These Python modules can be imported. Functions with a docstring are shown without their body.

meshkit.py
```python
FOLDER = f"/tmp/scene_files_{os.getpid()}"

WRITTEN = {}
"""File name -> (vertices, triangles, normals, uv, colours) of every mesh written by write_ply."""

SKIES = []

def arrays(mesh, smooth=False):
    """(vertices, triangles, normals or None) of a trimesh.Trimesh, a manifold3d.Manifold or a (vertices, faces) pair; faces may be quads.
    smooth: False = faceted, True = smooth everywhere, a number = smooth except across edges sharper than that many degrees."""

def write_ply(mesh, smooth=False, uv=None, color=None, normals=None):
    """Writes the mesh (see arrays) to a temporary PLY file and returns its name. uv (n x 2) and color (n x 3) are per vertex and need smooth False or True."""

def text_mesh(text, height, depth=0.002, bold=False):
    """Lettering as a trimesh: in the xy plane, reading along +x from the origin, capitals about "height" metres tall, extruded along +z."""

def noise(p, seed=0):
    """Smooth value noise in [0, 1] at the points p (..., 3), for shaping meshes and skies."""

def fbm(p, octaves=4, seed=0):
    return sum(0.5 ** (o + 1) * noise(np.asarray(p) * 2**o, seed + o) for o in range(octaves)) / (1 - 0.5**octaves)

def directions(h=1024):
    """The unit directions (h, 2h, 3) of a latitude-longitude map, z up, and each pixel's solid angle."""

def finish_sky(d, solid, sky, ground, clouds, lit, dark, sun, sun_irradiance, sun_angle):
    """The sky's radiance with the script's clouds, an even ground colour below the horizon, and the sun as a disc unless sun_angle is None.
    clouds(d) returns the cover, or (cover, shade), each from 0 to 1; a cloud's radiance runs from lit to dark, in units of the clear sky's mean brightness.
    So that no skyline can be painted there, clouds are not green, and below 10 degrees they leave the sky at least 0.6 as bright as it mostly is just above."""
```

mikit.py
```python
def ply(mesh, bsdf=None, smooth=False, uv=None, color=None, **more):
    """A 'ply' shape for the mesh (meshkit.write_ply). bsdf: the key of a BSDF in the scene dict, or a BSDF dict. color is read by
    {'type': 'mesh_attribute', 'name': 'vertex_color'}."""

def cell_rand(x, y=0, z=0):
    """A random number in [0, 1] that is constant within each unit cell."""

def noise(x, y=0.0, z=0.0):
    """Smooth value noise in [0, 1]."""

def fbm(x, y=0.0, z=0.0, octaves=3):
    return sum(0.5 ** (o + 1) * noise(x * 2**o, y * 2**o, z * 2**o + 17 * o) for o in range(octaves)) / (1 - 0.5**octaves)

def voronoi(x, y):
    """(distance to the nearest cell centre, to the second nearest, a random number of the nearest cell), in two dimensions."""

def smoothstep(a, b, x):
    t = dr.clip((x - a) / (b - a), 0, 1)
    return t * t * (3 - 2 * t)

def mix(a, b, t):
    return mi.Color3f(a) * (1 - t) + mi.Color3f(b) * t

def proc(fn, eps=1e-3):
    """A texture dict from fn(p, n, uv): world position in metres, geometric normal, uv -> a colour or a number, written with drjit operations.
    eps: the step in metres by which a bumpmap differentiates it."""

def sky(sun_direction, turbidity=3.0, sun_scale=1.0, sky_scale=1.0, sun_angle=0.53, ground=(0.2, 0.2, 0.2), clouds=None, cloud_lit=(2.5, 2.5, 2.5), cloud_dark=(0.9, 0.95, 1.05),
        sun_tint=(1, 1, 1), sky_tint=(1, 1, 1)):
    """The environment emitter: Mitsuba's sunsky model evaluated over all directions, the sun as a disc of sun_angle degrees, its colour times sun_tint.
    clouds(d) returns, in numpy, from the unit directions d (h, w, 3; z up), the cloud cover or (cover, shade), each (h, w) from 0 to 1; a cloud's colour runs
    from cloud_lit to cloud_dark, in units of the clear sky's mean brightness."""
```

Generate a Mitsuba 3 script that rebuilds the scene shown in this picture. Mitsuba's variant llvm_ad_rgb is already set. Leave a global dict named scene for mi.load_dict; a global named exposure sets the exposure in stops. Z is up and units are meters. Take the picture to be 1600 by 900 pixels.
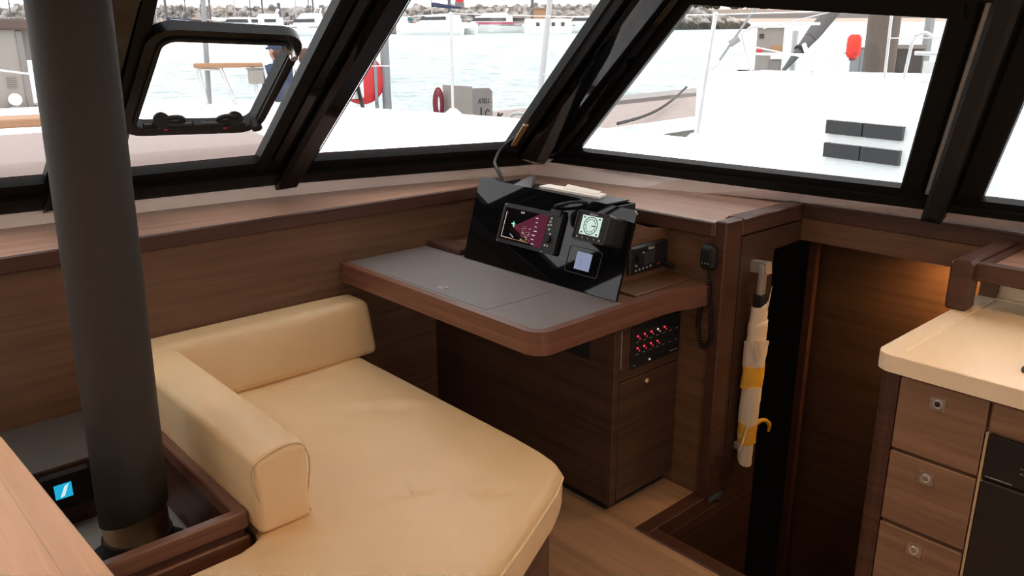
import math, random
import drjit as dr
import numpy as np, trimesh, shapely, mitsuba as mi, mikit, meshkit, manifold3d
import shapely.geometry as sg
from mikit import noise, fbm, mix, smoothstep, ply
T = mi.ScalarTransform4f
R = math.radians
rng = np.random.default_rng(7)
scene, labels = {}, {}

# ------------------------------------------------------------------ camera, sky, exposure
YAW, PITCH, ROLL = R(48.04), R(16.83), R(-0.234)
EYE = np.array([0, 0, 1.62])
fwd = np.array([math.cos(PITCH) * math.cos(YAW), math.cos(PITCH) * math.sin(YAW), -math.sin(PITCH)])
rt = np.cross(fwd, [0, 0, 1]); rt /= np.linalg.norm(rt)
up = np.cross(rt, fwd)
up2 = -math.sin(ROLL) * rt + math.cos(ROLL) * up
scene['camera'] = {'type': 'perspective', 'fov': 65.06, 'fov_axis': 'x', 'near_clip': 0.05, 'far_clip': 3000.0,
                   'to_world': T().look_at(origin=EYE.tolist(), target=(EYE + fwd).tolist(), up=up2.tolist())}
exposure = 1.7

def clouds(d):
    n = meshkit.fbm(d * [2.2, 2.2, 4.0] + 3.1, octaves=4, seed=3)
    return np.ones(d.shape[:2]), np.clip((n - 0.35) * 1.1, 0, 0.6)
scene['sky'] = mikit.sky((0.3, -0.5, 0.8), turbidity=6.0, sun_scale=0.0, sky_scale=5.0, ground=(0.25, 0.27, 0.27), clouds=clouds,
                         cloud_lit=(1.0, 1.0, 1.0), cloud_dark=(0.72, 0.74, 0.77))
SKYK = 1.0
WARM = np.array([1.0, 0.66, 0.36])
LAMP = 44.0

# ------------------------------------------------------------------ helpers
def key_for(name, parent=None):
    k = (parent + '__' if parent else '') + name
    if k not in scene and k not in labels_used:
        labels_used.add(k); return k
    i = 1
    while f'{k}_{i:03d}' in scene or f'{k}_{i:03d}' in labels_used:
        i += 1
    k = f'{k}_{i:03d}'; labels_used.add(k)
    return k
labels_used = set()

def obj(name, mesh, mat, parent=None, smooth=False, label=None, cat=None, group=None, kind=None, emit=None, **more):
    if not parent and name in labels and name not in scene:
        k = name
    else:
        k = key_for(name, parent)
    e = {}
    if emit is not None:
        e['emitter'] = {'type': 'area', 'radiance': {'type': 'rgb', 'value': [float(c) for c in emit]}}
    if isinstance(mesh, (list, tuple)):
        mesh = cat_(mesh)
    scene[k] = ply(mesh, mat, smooth=smooth, **e, **more)
    tag(k, label, cat, group, kind)
    return k

def tag(k, label=None, cat=None, group=None, kind=None):
    d = {a: b for a, b in (('label', label), ('category', cat), ('group', group), ('kind', kind)) if b}
    if d:
        labels[k] = {**labels.get(k, {}), **d}

def thing(name, label, cat, group=None):
    k = key_for(name); tag(k, label, cat, group); return k

def struct(name, mesh, mat, smooth=False, label=None):
    return obj(name, mesh, mat, None, smooth, label, None, None, 'structure')

def cat_(ms):
    return trimesh.util.concatenate([m for m in ms])

def box(x0, x1, y0, y1, z0, z1, b=0.0):
    lo, hi = np.array([min(x0, x1), min(y0, y1), min(z0, z1)]), np.array([max(x0, x1), max(y0, y1), max(z0, z1)])
    if b <= 0:
        m = trimesh.creation.box(extents=hi - lo); m.apply_translation((lo + hi) / 2); return m
    b = min(b, *(0.45 * (hi - lo)))
    p = []
    for s in np.ndindex(2, 2, 2):
        c = np.where(s, hi, lo)
        for a in range(3):
            q = c.copy()
            for o in range(3):
                if o != a:
                    q[o] += b * (1 - 2 * s[o])
            p.append(q)
    return trimesh.convex.convex_hull(np.array(p))

def hull(pts):
    return trimesh.convex.convex_hull(np.asarray(pts, float))

def extrude(poly, z0, z1):
    if not hasattr(poly, 'geom_type'):
        poly = sg.Polygon(poly)
    gs = [g for g in getattr(poly, 'geoms', [poly]) if g.geom_type == 'Polygon' and g.area > 1e-8]
    m = cat_([trimesh.creation.extrude_polygon(g, z1 - z0, engine='earcut') for g in gs]); m.apply_translation([0, 0, z0]); return m

def frame_of(o, xd, yd):
    xd = np.asarray(xd, float); xd = xd / np.linalg.norm(xd)
    yd = np.asarray(yd, float); yd = yd - xd * (yd @ xd); yd /= np.linalg.norm(yd)
    m = np.eye(4); m[:3, 0], m[:3, 1], m[:3, 2], m[:3, 3] = xd, yd, np.cross(xd, yd), o
    return m

def put(mesh, o, xd, yd):
    mesh = mesh.copy(); mesh.apply_transform(frame_of(o, xd, yd)); return mesh

def slab(pts, n, o0, o1):
    """A planar polygon in space, thickened from o0 to o1 along n."""
    pts = np.asarray(pts, float); n = np.asarray(n, float) / np.linalg.norm(n)
    xd = pts[1] - pts[0]; xd /= np.linalg.norm(xd); yd = np.cross(n, xd)
    q = np.stack([(pts - pts[0]) @ xd, (pts - pts[0]) @ yd], 1)
    pl = sg.Polygon(q)
    if not pl.exterior.is_ccw:
        pl = sg.Polygon(q[::-1])
    return put(extrude(pl, min(o0, o1), max(o0, o1)), pts[0], xd, yd)

def sheet(pts):
    pts = np.asarray(pts, float)
    return trimesh.Trimesh(pts, [[0, i, i + 1] for i in range(1, len(pts) - 1)], process=False)

def tube(pts, r, sides=10, closed=False):
    p = np.asarray(pts, float); n = len(p)
    r = np.broadcast_to(r, (n,))
    t = np.roll(p, -1, 0) - np.roll(p, 1, 0) if closed else np.gradient(p, axis=0)
    t /= np.linalg.norm(t, axis=1, keepdims=True) + 1e-12
    a = np.cross(t[0], [0, 0, 1.0] if abs(t[0][2]) < 0.9 else [1.0, 0, 0]); a /= np.linalg.norm(a)
    A = []
    for i in range(n):
        a = a - t[i] * (a @ t[i]); a /= np.linalg.norm(a); A.append(a)
    A = np.array(A); B = np.cross(t, A); an = np.arange(sides) * 2 * np.pi / sides
    v = (p[:, None] + r[:, None, None] * (np.cos(an)[None, :, None] * A[:, None] + np.sin(an)[None, :, None] * B[:, None])).reshape(-1, 3)
    f = []
    for i in range(n if closed else n - 1):
        for j in range(sides):
            a0, a1 = i * sides + j, i * sides + (j + 1) % sides
            b0, b1 = (i + 1) % n * sides + j, (i + 1) % n * sides + (j + 1) % sides
            f += [[a0, a1, b1], [a0, b1, b0]]
    if not closed:
        c0, c1 = len(v), len(v) + 1
        v = np.vstack([v, p[:1], p[-1:]])
        for j in range(sides):
            f += [[c0, (j + 1) % sides, j], [c1, (n - 1) * sides + j, (n - 1) * sides + (j + 1) % sides]]
    return trimesh.Trimesh(v, f, process=False)

def spline(pts, n=24):
    from scipy.interpolate import CubicSpline
    p = np.asarray(pts, float); d = np.r_[0, np.cumsum(np.linalg.norm(np.diff(p, axis=0), axis=1))]
    return CubicSpline(d, p)(np.linspace(0, d[-1], n))

def lathe(prof, seg=32):
    return trimesh.creation.revolve(np.asarray(prof, float), sections=seg)

def cyl(p0, p1, r, sides=20, r1=None):
    p0, p1 = np.asarray(p0, float), np.asarray(p1, float)
    return tube(np.array([p0, p0 + (p1 - p0) * 0.5, p1]), [r, (r + (r if r1 is None else r1)) / 2, r if r1 is None else r1], sides)

def beam(p0, p1, w, h, upv=(0, 0, 1), b=0.0):
    p0, p1 = np.asarray(p0, float), np.asarray(p1, float); d = p1 - p0; L = np.linalg.norm(d)
    m = box(0, L, -w / 2, w / 2, -h / 2, h / 2, b)
    y = np.cross(upv, d); return put(m, p0, d, y)

def rrect(w, h, r, n=6):
    return sg.box(-w / 2 + r, -h / 2 + r, w / 2 - r, h / 2 - r).buffer(r, quad_segs=n)

def ring2d(w, h, r, t):
    return rrect(w, h, r).difference(rrect(w - 2 * t, h - 2 * t, max(r - t, 0.001)))

def softbox(x0, x1, y0, y1, z0, z1, r, n=(12, 12, 6), puff=0.0):
    """A cushion: a box with rounded edges and slightly swollen faces."""
    lo, hi = np.array([x0, y0, z0], float), np.array([x1, y1, z1], float)
    vs, fs, base = [], [], 0
    for a in range(3):
        b, c = (a + 1) % 3, (a + 2) % 3
        for s in (0, 1):
            def ticks(k):
                L = hi[k] - lo[k]
                return np.unique(np.r_[np.linspace(0, r, 5), np.linspace(r, L - r, n[k]), np.linspace(L - r, L, 5)]) + lo[k]
            u, w = np.meshgrid(ticks(b), ticks(c), indexing='ij')
            p = np.zeros(u.shape + (3,)); p[..., b], p[..., c], p[..., a] = u, w, (hi if s else lo)[a]
            nu, nw = u.shape; i, j = np.meshgrid(np.arange(nu - 1), np.arange(nw - 1), indexing='ij')
            q = np.stack([i * nw + j, (i + 1) * nw + j, (i + 1) * nw + j + 1, i * nw + j + 1], -1).reshape(-1, 4) + base
            if not s:
                q = q[:, ::-1]
            vs.append(p.reshape(-1, 3)); fs.append(q); base += nu * nw
    v, q = np.vstack(vs), np.vstack(fs)
    c = np.clip(v, lo + r, hi - r); d = v - c; L = np.linalg.norm(d, axis=1, keepdims=True)
    nrm = d / np.maximum(L, 1e-9); v = c + nrm * r
    if puff:
        mid, half = (lo + hi) / 2, (hi - lo) / 2
        g = 1 - ((v - mid) / half) ** 4
        for a in range(3):
            o = [k for k in range(3) if k != a]
            v[:, a] += np.sign(v[:, a] - mid[a]) * puff * np.clip(g[:, o[0]], 0, 1) * np.clip(g[:, o[1]], 0, 1) * (np.abs(v[:, a] - mid[a]) / half[a]) ** 2
    m = trimesh.Trimesh(v, np.vstack([q[:, [0, 1, 2]], q[:, [0, 2, 3]]]), process=False)
    m.merge_vertices(); return m

def ribbon(a, b):
    """A strip between two polylines with the same number of points."""
    a, b = np.asarray(a, float), np.asarray(b, float); n = len(a)
    f = [t for i in range(n - 1) for t in ([i, i + 1, n + i + 1], [i, n + i + 1, n + i])]
    return trimesh.Trimesh(np.vstack([a, b]), f, process=False)

def text_on(s, h, o, xd, yd, depth=0.001, bold=False, width=None):
    m = meshkit.text_mesh(s, h, depth, bold)
    if width:
        m.apply_scale([width / m.extents[0], 1, 1])
    return put(m, o, xd, yd)

# ------------------------------------------------------------------ materials
def two(b):
    return {'type': 'twosided', 'bsdf': b}
def pr(color, rough=0.5, metallic=0.0, **kw):
    c = color if isinstance(color, dict) else {'type': 'rgb', 'value': list(map(float, color))}
    return two({'type': 'principled', 'base_color': c, 'roughness': rough, 'metallic': metallic, **kw})

def grain(a, b, along=2.2, across=55.0, flat=False):
    a, b = np.array(a), np.array(b)
    def fn(p, n, uv):
        if flat == 'ledge':   # along the front and along the side
            side = p.x > 2.285
            s, z = dr.select(side, p.y, p.x), dr.select(side, p.x, p.y)
        elif flat:            # horizontal boards running along y
            s, z = p.y, p.x
        else:
            s, z = p.x + p.y, p.z
        w = fbm(s * 1.3, z * 4.0, 3.3, octaves=2) - 0.5
        g = fbm(s * along, (z + 0.03 * w) * across, 1.7, octaves=4)
        fine = noise(s * 9.0, z * 420.0, 0.5)
        t = smoothstep(0.25, 0.75, 0.75 * g + 0.25 * fine)
        return mix(a.tolist(), b.tolist(), t)
    return mikit.proc(fn)

M = {
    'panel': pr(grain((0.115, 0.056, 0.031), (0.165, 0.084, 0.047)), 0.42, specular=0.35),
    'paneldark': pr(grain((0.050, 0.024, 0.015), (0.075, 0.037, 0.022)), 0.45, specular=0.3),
    'trim': pr(grain((0.055, 0.023, 0.015), (0.080, 0.034, 0.022), 1.5, 80.0), 0.32, specular=0.4),
    'deskedge': pr(grain((0.12, 0.048, 0.03), (0.18, 0.078, 0.048), 1.5, 90.0), 0.32),
    'shelf': pr(grain((0.25, 0.135, 0.09), (0.32, 0.18, 0.125), flat='ledge'), 0.34, specular=0.7),
    'drawer': pr(grain((0.175, 0.088, 0.048), (0.27, 0.145, 0.082)), 0.4),
    'floorwood': pr(grain((0.32, 0.185, 0.105), (0.46, 0.28, 0.165), 1.2, 26.0, flat=True), 0.42),
    'tablewood': pr(grain((0.58, 0.30, 0.145), (0.68, 0.37, 0.19), 1.0, 30.0, flat=True), 0.4),
    'fascia': pr((0.92, 0.79, 0.73), 0.35),
    'ceiling': pr((0.50, 0.46, 0.41), 0.6),
    'black': pr((0.007, 0.007, 0.007), 0.24, specular=0.22),
    'frameblack': pr((0.008, 0.008, 0.008), 0.4, specular=0.1),
    'blackgloss': pr((0.004, 0.004, 0.005), 0.02, specular=0.42),
    'blackmatte': pr((0.012, 0.011, 0.011), 0.5, specular=0.3),
    'rubber': pr((0.012, 0.012, 0.013), 0.55, specular=0.3),
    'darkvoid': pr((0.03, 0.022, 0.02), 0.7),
    'mastsleeve': None,
    'leather': None,
    'piping': pr((0.80, 0.62, 0.40), 0.5),
    'seam': pr((0.42, 0.29, 0.15), 0.7),
    'deskleather': pr((0.155, 0.132, 0.125), 0.48, specular=0.4),
    'groove': pr((0.03, 0.025, 0.024), 0.7),
    'solid': pr((0.84, 0.66, 0.46), 0.28, specular=0.5),
    'chrome': pr((0.78, 0.77, 0.75), 0.2, 0.75),
    'steel': pr((0.62, 0.60, 0.57), 0.3, 1.0),
    'brass': pr((0.72, 0.52, 0.30), 0.3, 1.0),
    'paper': pr((0.72, 0.60, 0.48), 0.75),
    'tape': pr((0.78, 0.42, 0.05), 0.5),
    'pages': pr((0.78, 0.70, 0.62), 0.7),
    'folder': pr((0.03, 0.025, 0.024), 0.45),
    'well': pr((0.20, 0.175, 0.155), 0.75),
    'ledge': pr((0.062, 0.050, 0.042), 0.7),
    'tanedge': pr((0.48, 0.32, 0.17), 0.5),
    'appliance': pr((0.014, 0.012, 0.013), 0.25),
    'hobglass': pr((0.02, 0.022, 0.025), 0.08),
    'devgrey': pr((0.020, 0.019, 0.020), 0.42, specular=0.35),
    'print': pr((0.45, 0.43, 0.42), 0.5),
    'printdim': pr((0.2, 0.19, 0.19), 0.5),
    # outside
    'gelcoat': pr((0.84, 0.85, 0.85), 0.25),
    'nonskid': pr((0.80, 0.81, 0.82), 0.55),
    'sunpad': pr((0.27, 0.208, 0.188), 0.6),
    'teak': pr((0.34, 0.18, 0.095), 0.6),
    'darkwood': pr((0.09, 0.055, 0.045), 0.5),
    'plank': None,
    'galv': pr((0.26, 0.275, 0.285), 0.5, 0.3),
    'rust': pr((0.10, 0.078, 0.066), 0.7),
    'inox': pr((0.62, 0.62, 0.62), 0.3, 0.6),
    'red': pr((0.62, 0.025, 0.035), 0.5),
    'redcloth': pr((0.70, 0.035, 0.02), 0.7),
    'hose': pr((0.22, 0.03, 0.05), 0.6),
    'pedestal': pr((0.285, 0.255, 0.23), 0.55),
    'pedestal2': pr((0.215, 0.19, 0.18), 0.55),
    'marks': pr((0.03, 0.03, 0.03), 0.6),
    'rope': pr((0.04, 0.035, 0.035), 0.8),
    'tinted': pr((0.035, 0.035, 0.038), 0.1),
    'uvstrip': pr((0.09, 0.09, 0.095), 0.7),
    'navy': pr((0.02, 0.025, 0.07), 0.7),
    'tealcloth': pr((0.02, 0.20, 0.24), 0.7),
    'pinkhull': pr((0.42, 0.10, 0.14), 0.4),
    'tan': pr((0.38, 0.20, 0.09), 0.6),
    'mastgrey': pr((0.10, 0.10, 0.11), 0.5),
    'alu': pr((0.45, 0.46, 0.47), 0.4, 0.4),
    'skin': pr((0.55, 0.30, 0.22), 0.5),
    'hair': pr((0.09, 0.04, 0.025), 0.7),
    'bluejacket': pr((0.035, 0.055, 0.10), 0.7),
    'blackjacket': pr((0.02, 0.02, 0.024), 0.7),
    'trousers': pr((0.03, 0.035, 0.05), 0.8),
    'rock': None,
    'leafdark': pr((0.035, 0.05, 0.025), 0.9),
    'wallpale': pr((0.62, 0.58, 0.54), 0.8),
    'wallpink': pr((0.50, 0.33, 0.27), 0.8),
    'roof': pr((0.32, 0.14, 0.10), 0.8),
    'seawall': pr((0.20, 0.19, 0.19), 0.9),
    'sand': pr((0.42, 0.33, 0.27), 0.9),
}
def f_leather(p, n, uv):
    t = fbm(p.x * 5.0, p.y * 5.0, p.z * 5.0, octaves=3)
    return mix([0.66, 0.445, 0.235], [0.73, 0.505, 0.28], t)
def f_leatherbump(p, n, uv):
    return 0.0006 * fbm(p.x * 160.0, p.y * 160.0, p.z * 160.0, octaves=2)
M['leather'] = two({'type': 'bumpmap', 'arbitrary': mikit.proc(f_leatherbump, 5e-4), 'scale': 1.0,
                    'bsdf': {'type': 'principled', 'base_color': mikit.proc(f_leather), 'roughness': 0.42, 'specular': 0.45, 'sheen': 0.2}})
def f_sleeve(p, n, uv):
    t = noise(p.x * 700.0, p.y * 700.0, p.z * 700.0)
    return mix([0.022, 0.017, 0.014], [0.034, 0.026, 0.022], t)
M['mastsleeve'] = pr(mikit.proc(f_sleeve), 0.62, specular=0.4)
def f_plank(p, n, uv):
    t = fbm(p.x * 1.3, p.y * 30.0, 0.3, octaves=3)
    return mix([0.25, 0.20, 0.18], [0.36, 0.30, 0.275], t)
M['plank'] = pr(mikit.proc(f_plank), 0.8)
def f_rock(p, n, uv):
    t = fbm(p.x * 0.9, p.y * 0.9, p.z * 0.9, octaves=3)
    c = mix([0.13, 0.115, 0.105], [0.46, 0.41, 0.375], smoothstep(0.3, 0.7, t))
    zrel = p.z - (-1.05 + 0.0214 * p.x + 0.0238 * p.y)     # wet, weed-covered band above the water
    return mix([0.045, 0.042, 0.032], c, smoothstep(1.0, 2.0, zrel + 1.0 * (t - 0.5)))
M['rock'] = pr(mikit.proc(f_rock), 0.9)
def f_wave(p, n, uv):
    a = 1 - dr.abs(2 * noise(p.x * 0.55 - p.y * 0.5, p.y * 1.25 + p.x * 1.1, 0.4) - 1)      # short crested ripples
    b = 1 - dr.abs(2 * noise(p.x * 1.5 - p.y * 1.2, p.y * 2.6 + p.x * 2.3, 5.4) - 1)
    return 0.30 * a + 0.14 * b + 0.10 * fbm(p.x * 4.0, p.y * 4.0, 0.4, octaves=2)
scene['m_water'] = two({'type': 'bumpmap', 'arbitrary': mikit.proc(f_wave, 0.03), 'scale': 1.0,
                        'bsdf': {'type': 'principled', 'base_color': {'type': 'rgb', 'value': [0.34, 0.42, 0.41]}, 'roughness': 0.10, 'specular': 0.5}})
for k_, v_ in M.items():
    scene['m_' + k_] = v_
    M[k_] = 'm_' + k_
M['water'] = 'm_water'
scene['m_pane'] = {'type': 'thindielectric', 'int_ior': 1.5, 'ext_ior': 1.0}
M['pane'] = 'm_pane'
scene['m_screen'] = {'type': 'plastic', 'diffuse_reflectance': {'type': 'rgb', 'value': [0.006, 0.006, 0.007]},
                     'specular_reflectance': {'type': 'rgb', 'value': [1.0, 0.16, 0.36]}}
M['screen'] = 'm_screen'

# ------------------------------------------------------------------ room shell
YF, XS, YST, XB = 2.65, 2.30, 1.47, 2.79        # front panel, side panel, stair side panel, stair back panel
ZS = 1.045                                      # top of the ledge under the windows

fl = sg.Polygon([(-2.3, -2.7), (2.98, -2.7), (2.98, 0.770), (1.949, 0.770), (1.949, 1.533), (2.31, 1.533), (2.31, 2.66), (-2.3, 2.66)])
struct('floor', extrude(fl, -0.04, 0.0), M['floorwood'])
# companionway well: its edge trim, walls, lower floor
struct('trim_1', cat_([box(1.949, 2.005, 0.774, 1.478, -0.05, 0.006, 0.003), box(1.949, 2.32, 1.478, 1.533, -0.05, 0.006, 0.003)]), M['trim'],
       label='dark wooden edge around the stair opening in the floor')
struct('wall_stair_lower', cat_([box(1.965, 2.0, 0.77, 1.47, -1.2, -0.05), box(1.965, 2.36, 1.47, 1.5, -1.2, -0.05), box(1.965, 2.99, 0.74, 0.772, -1.2, -0.04)]), M['paneldark'])
struct('floor_lower', box(1.97, 3.3, -0.6, 2.5, -1.24, -1.2), M['floorwood'])

struct('wall_front', cat_([box(-2.3, 2.31, YF, YF + 0.03, 0.0, 0.995)]), M['panel'])
struct('wall_right', cat_([box(XS, XS + 0.03, YST + 0.035, YF, 0.0, 0.995)]), M['panel'])
# end post of the side panel at the stairs
struct('trim_2', box(2.285, 2.385, YST, 1.513, 0.0, ZS + 0.006, 0.004), M['trim'])
# stair side panel with the doorway cut into it
sp = sg.Polygon([(2.30, -1.2), (2.30, -0.05), (2.387, -0.05), (2.387, 0.985), (2.82, 0.985), (2.82, 0.912), (2.606, 0.905), (2.606, -1.2)])
m = trimesh.creation.extrude_polygon(sp, 0.03, engine='earcut')
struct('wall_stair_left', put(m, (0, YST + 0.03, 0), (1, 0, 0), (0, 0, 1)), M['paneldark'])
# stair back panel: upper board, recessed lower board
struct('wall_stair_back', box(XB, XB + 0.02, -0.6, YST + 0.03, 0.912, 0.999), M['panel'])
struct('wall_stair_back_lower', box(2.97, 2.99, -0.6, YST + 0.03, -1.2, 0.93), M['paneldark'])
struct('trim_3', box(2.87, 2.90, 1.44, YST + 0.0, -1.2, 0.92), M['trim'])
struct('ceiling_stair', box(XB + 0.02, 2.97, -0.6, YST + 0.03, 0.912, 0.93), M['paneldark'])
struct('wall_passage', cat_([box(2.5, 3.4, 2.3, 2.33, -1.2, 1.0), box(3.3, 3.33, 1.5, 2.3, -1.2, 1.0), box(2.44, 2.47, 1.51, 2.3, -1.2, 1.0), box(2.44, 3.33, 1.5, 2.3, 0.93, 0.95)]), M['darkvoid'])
# dark wooden cap strips around the stair opening
struct('trim_4', cat_([box(2.385, 2.84, YST - 0.002, 1.535, ZS - 0.055, ZS + 0.006, 0.004)]), M['trim'])
struct('trim_5', cat_([box(XB - 0.004, 2.86, -0.6, YST, ZS - 0.05, ZS + 0.006, 0.004)]), M['trim'])

# ledge under the windows, fascia
fb = [(-2.3, 3.10), (0.0, 3.08), (0.479, 3.061), (0.885, 3.03), (1.341, 2.994), (1.875, 2.901), (2.305, 2.79), (2.56, 2.70), (2.64, 2.13), (2.725, 1.87), (2.80, 1.50), (2.83, 0.75), (2.85, -0.7)]
ft = [(-2.3, 3.10), (0.0, 3.08), (0.487, 3.061), (0.89, 3.034), (1.348, 2.993), (1.873, 2.891), (2.33, 2.775), (2.575, 2.668), (2.676, 2.163), (2.712, 1.866), (2.749, 1.409), (2.735, 0.732), (2.74, -0.7)]
lp = sg.Polygon([(-2.3, 2.63), (2.282, 2.63), (2.282, 1.515), (2.37, 1.515), (2.37, 1.536), (2.78, 1.536)] + [(x + 0.02, y + 0.02) for x, y in fb[9::-1]])
led = struct('trim_6', extrude(lp, 0.997, ZS), M['shelf'], label='wooden ledge running under the windows')
obj('front_edge', cat_([box(-2.3, 2.285, 2.618, 2.632, 0.995, ZS + 0.001, 0.004), box(2.272, 2.286, 1.515, 2.63, 0.995, ZS + 0.001, 0.004)]), M['trim'], led, label='dark wooden edge')
fbz = [(x, y, ZS if i < 10 else ZS + 0.004) for i, (x, y) in enumerate(fb)]
ftz = [(x, y, 1.122) for x, y in ft]
out = [(x + 0.05 * (x > 2.5), y + 0.05 * (y > 2.6), 1.122) for x, y in ft]
out2 = [(x + 0.05, y + 0.05, 0.95) for x, y in fb]
fz = cat_([ribbon(fbz, ftz), ribbon(ftz, out), ribbon(out, out2)])
struct('trim_7', fz, M['fascia'], label='pale fascia board under the windows')

# ceiling, far walls behind the camera with their openings
cp = sg.Polygon([(-2.3, -2.7), (2.48, -2.7), (2.48, 1.2), (2.36, 1.66), (1.40, 1.90), (-2.3, 2.05)])
holes = [sg.box(0.0, -1.3, 0.55, -0.75)]
ceil = struct('ceiling', extrude(cp.difference(holes[0]), 1.95, 1.98), M['ceiling'])
struct('window_6', sheet([(0, -1.3, 1.97), (0.55, -1.3, 1.97), (0.55, -0.75, 1.97), (0, -0.75, 1.97)]), M['pane'])
wl = sg.box(-2.7, 0.0, 2.66, 1.98).difference(sg.box(0.35, 1.34, 1.9, 1.72)).difference(sg.box(-1.9, 1.34, 0.1, 1.72))
m = trimesh.creation.extrude_polygon(wl, 0.04, engine='earcut')
struct('wall_left', put(m, (-2.34, 0, 0), (0, 1, 0), (0, 0, 1)), M['ceiling'])
wr = sg.box(-2.34, 0.0, 2.9, 1.98).difference(sg.box(-1.4, 0.0, 1.0, 1.85))
m = trimesh.creation.extrude_polygon(wr, 0.04, engine='earcut')
struct('wall_rear', put(m, (0, -2.66, 0), (1, 0, 0), (0, 0, 1)), M['ceiling'])
struct('wall_right_rear', cat_([box(2.98, 3.02, -2.7, 0.3, 0.0, 1.1), box(2.86, 3.0, -2.7, 0.2, 1.0, 1.12)]), M['panel'])

# ------------------------------------------------------------------ windows
N1, N2, N3 = np.array([-0.04798575, -0.60781953, -0.79262399]), np.array([-0.15274477, -0.59026794, -0.79262399]), np.array([-0.94198148, -0.05949357, -0.33035042])
A1, A2, A3 = np.array([0.3, 3.075, 1.12]), np.array([1.44, 2.985, 1.12]), np.array([2.62, 2.5, 1.12])
def w1(x, z): return np.array([x, (N1 @ A1 - N1[0] * x - N1[2] * z) / N1[1], z])
def w2(x, z): return np.array([x, (N2 @ A2 - N2[0] * x - N2[2] * z) / N2[1], z])
def w3(y, z): return np.array([(N3 @ A3 - N3[1] * y - N3[2] * z) / N3[0], y, z])
def lerp(a, b, t): return np.asarray(a, float) * (1 - t) + np.asarray(b, float) * t
ZT = 1.86

def pillar(key, L0, L1, R0, R1, n, bands, t0=-0.05, t1=1.18, foot=None):
    """bands: (part, from, to across the pillar, offset from, offset to, material)."""
    for part, u0, u1, o0, o1, mat, tt in bands:
        q = [lerp(lerp(L0, L1, t), lerp(R0, R1, t), u) for t, u in ((tt, u0), (tt, u1), (t1, u1), (t1, u0))]
        obj(part, slab(q, n, o0, o1), mat, key)

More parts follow.
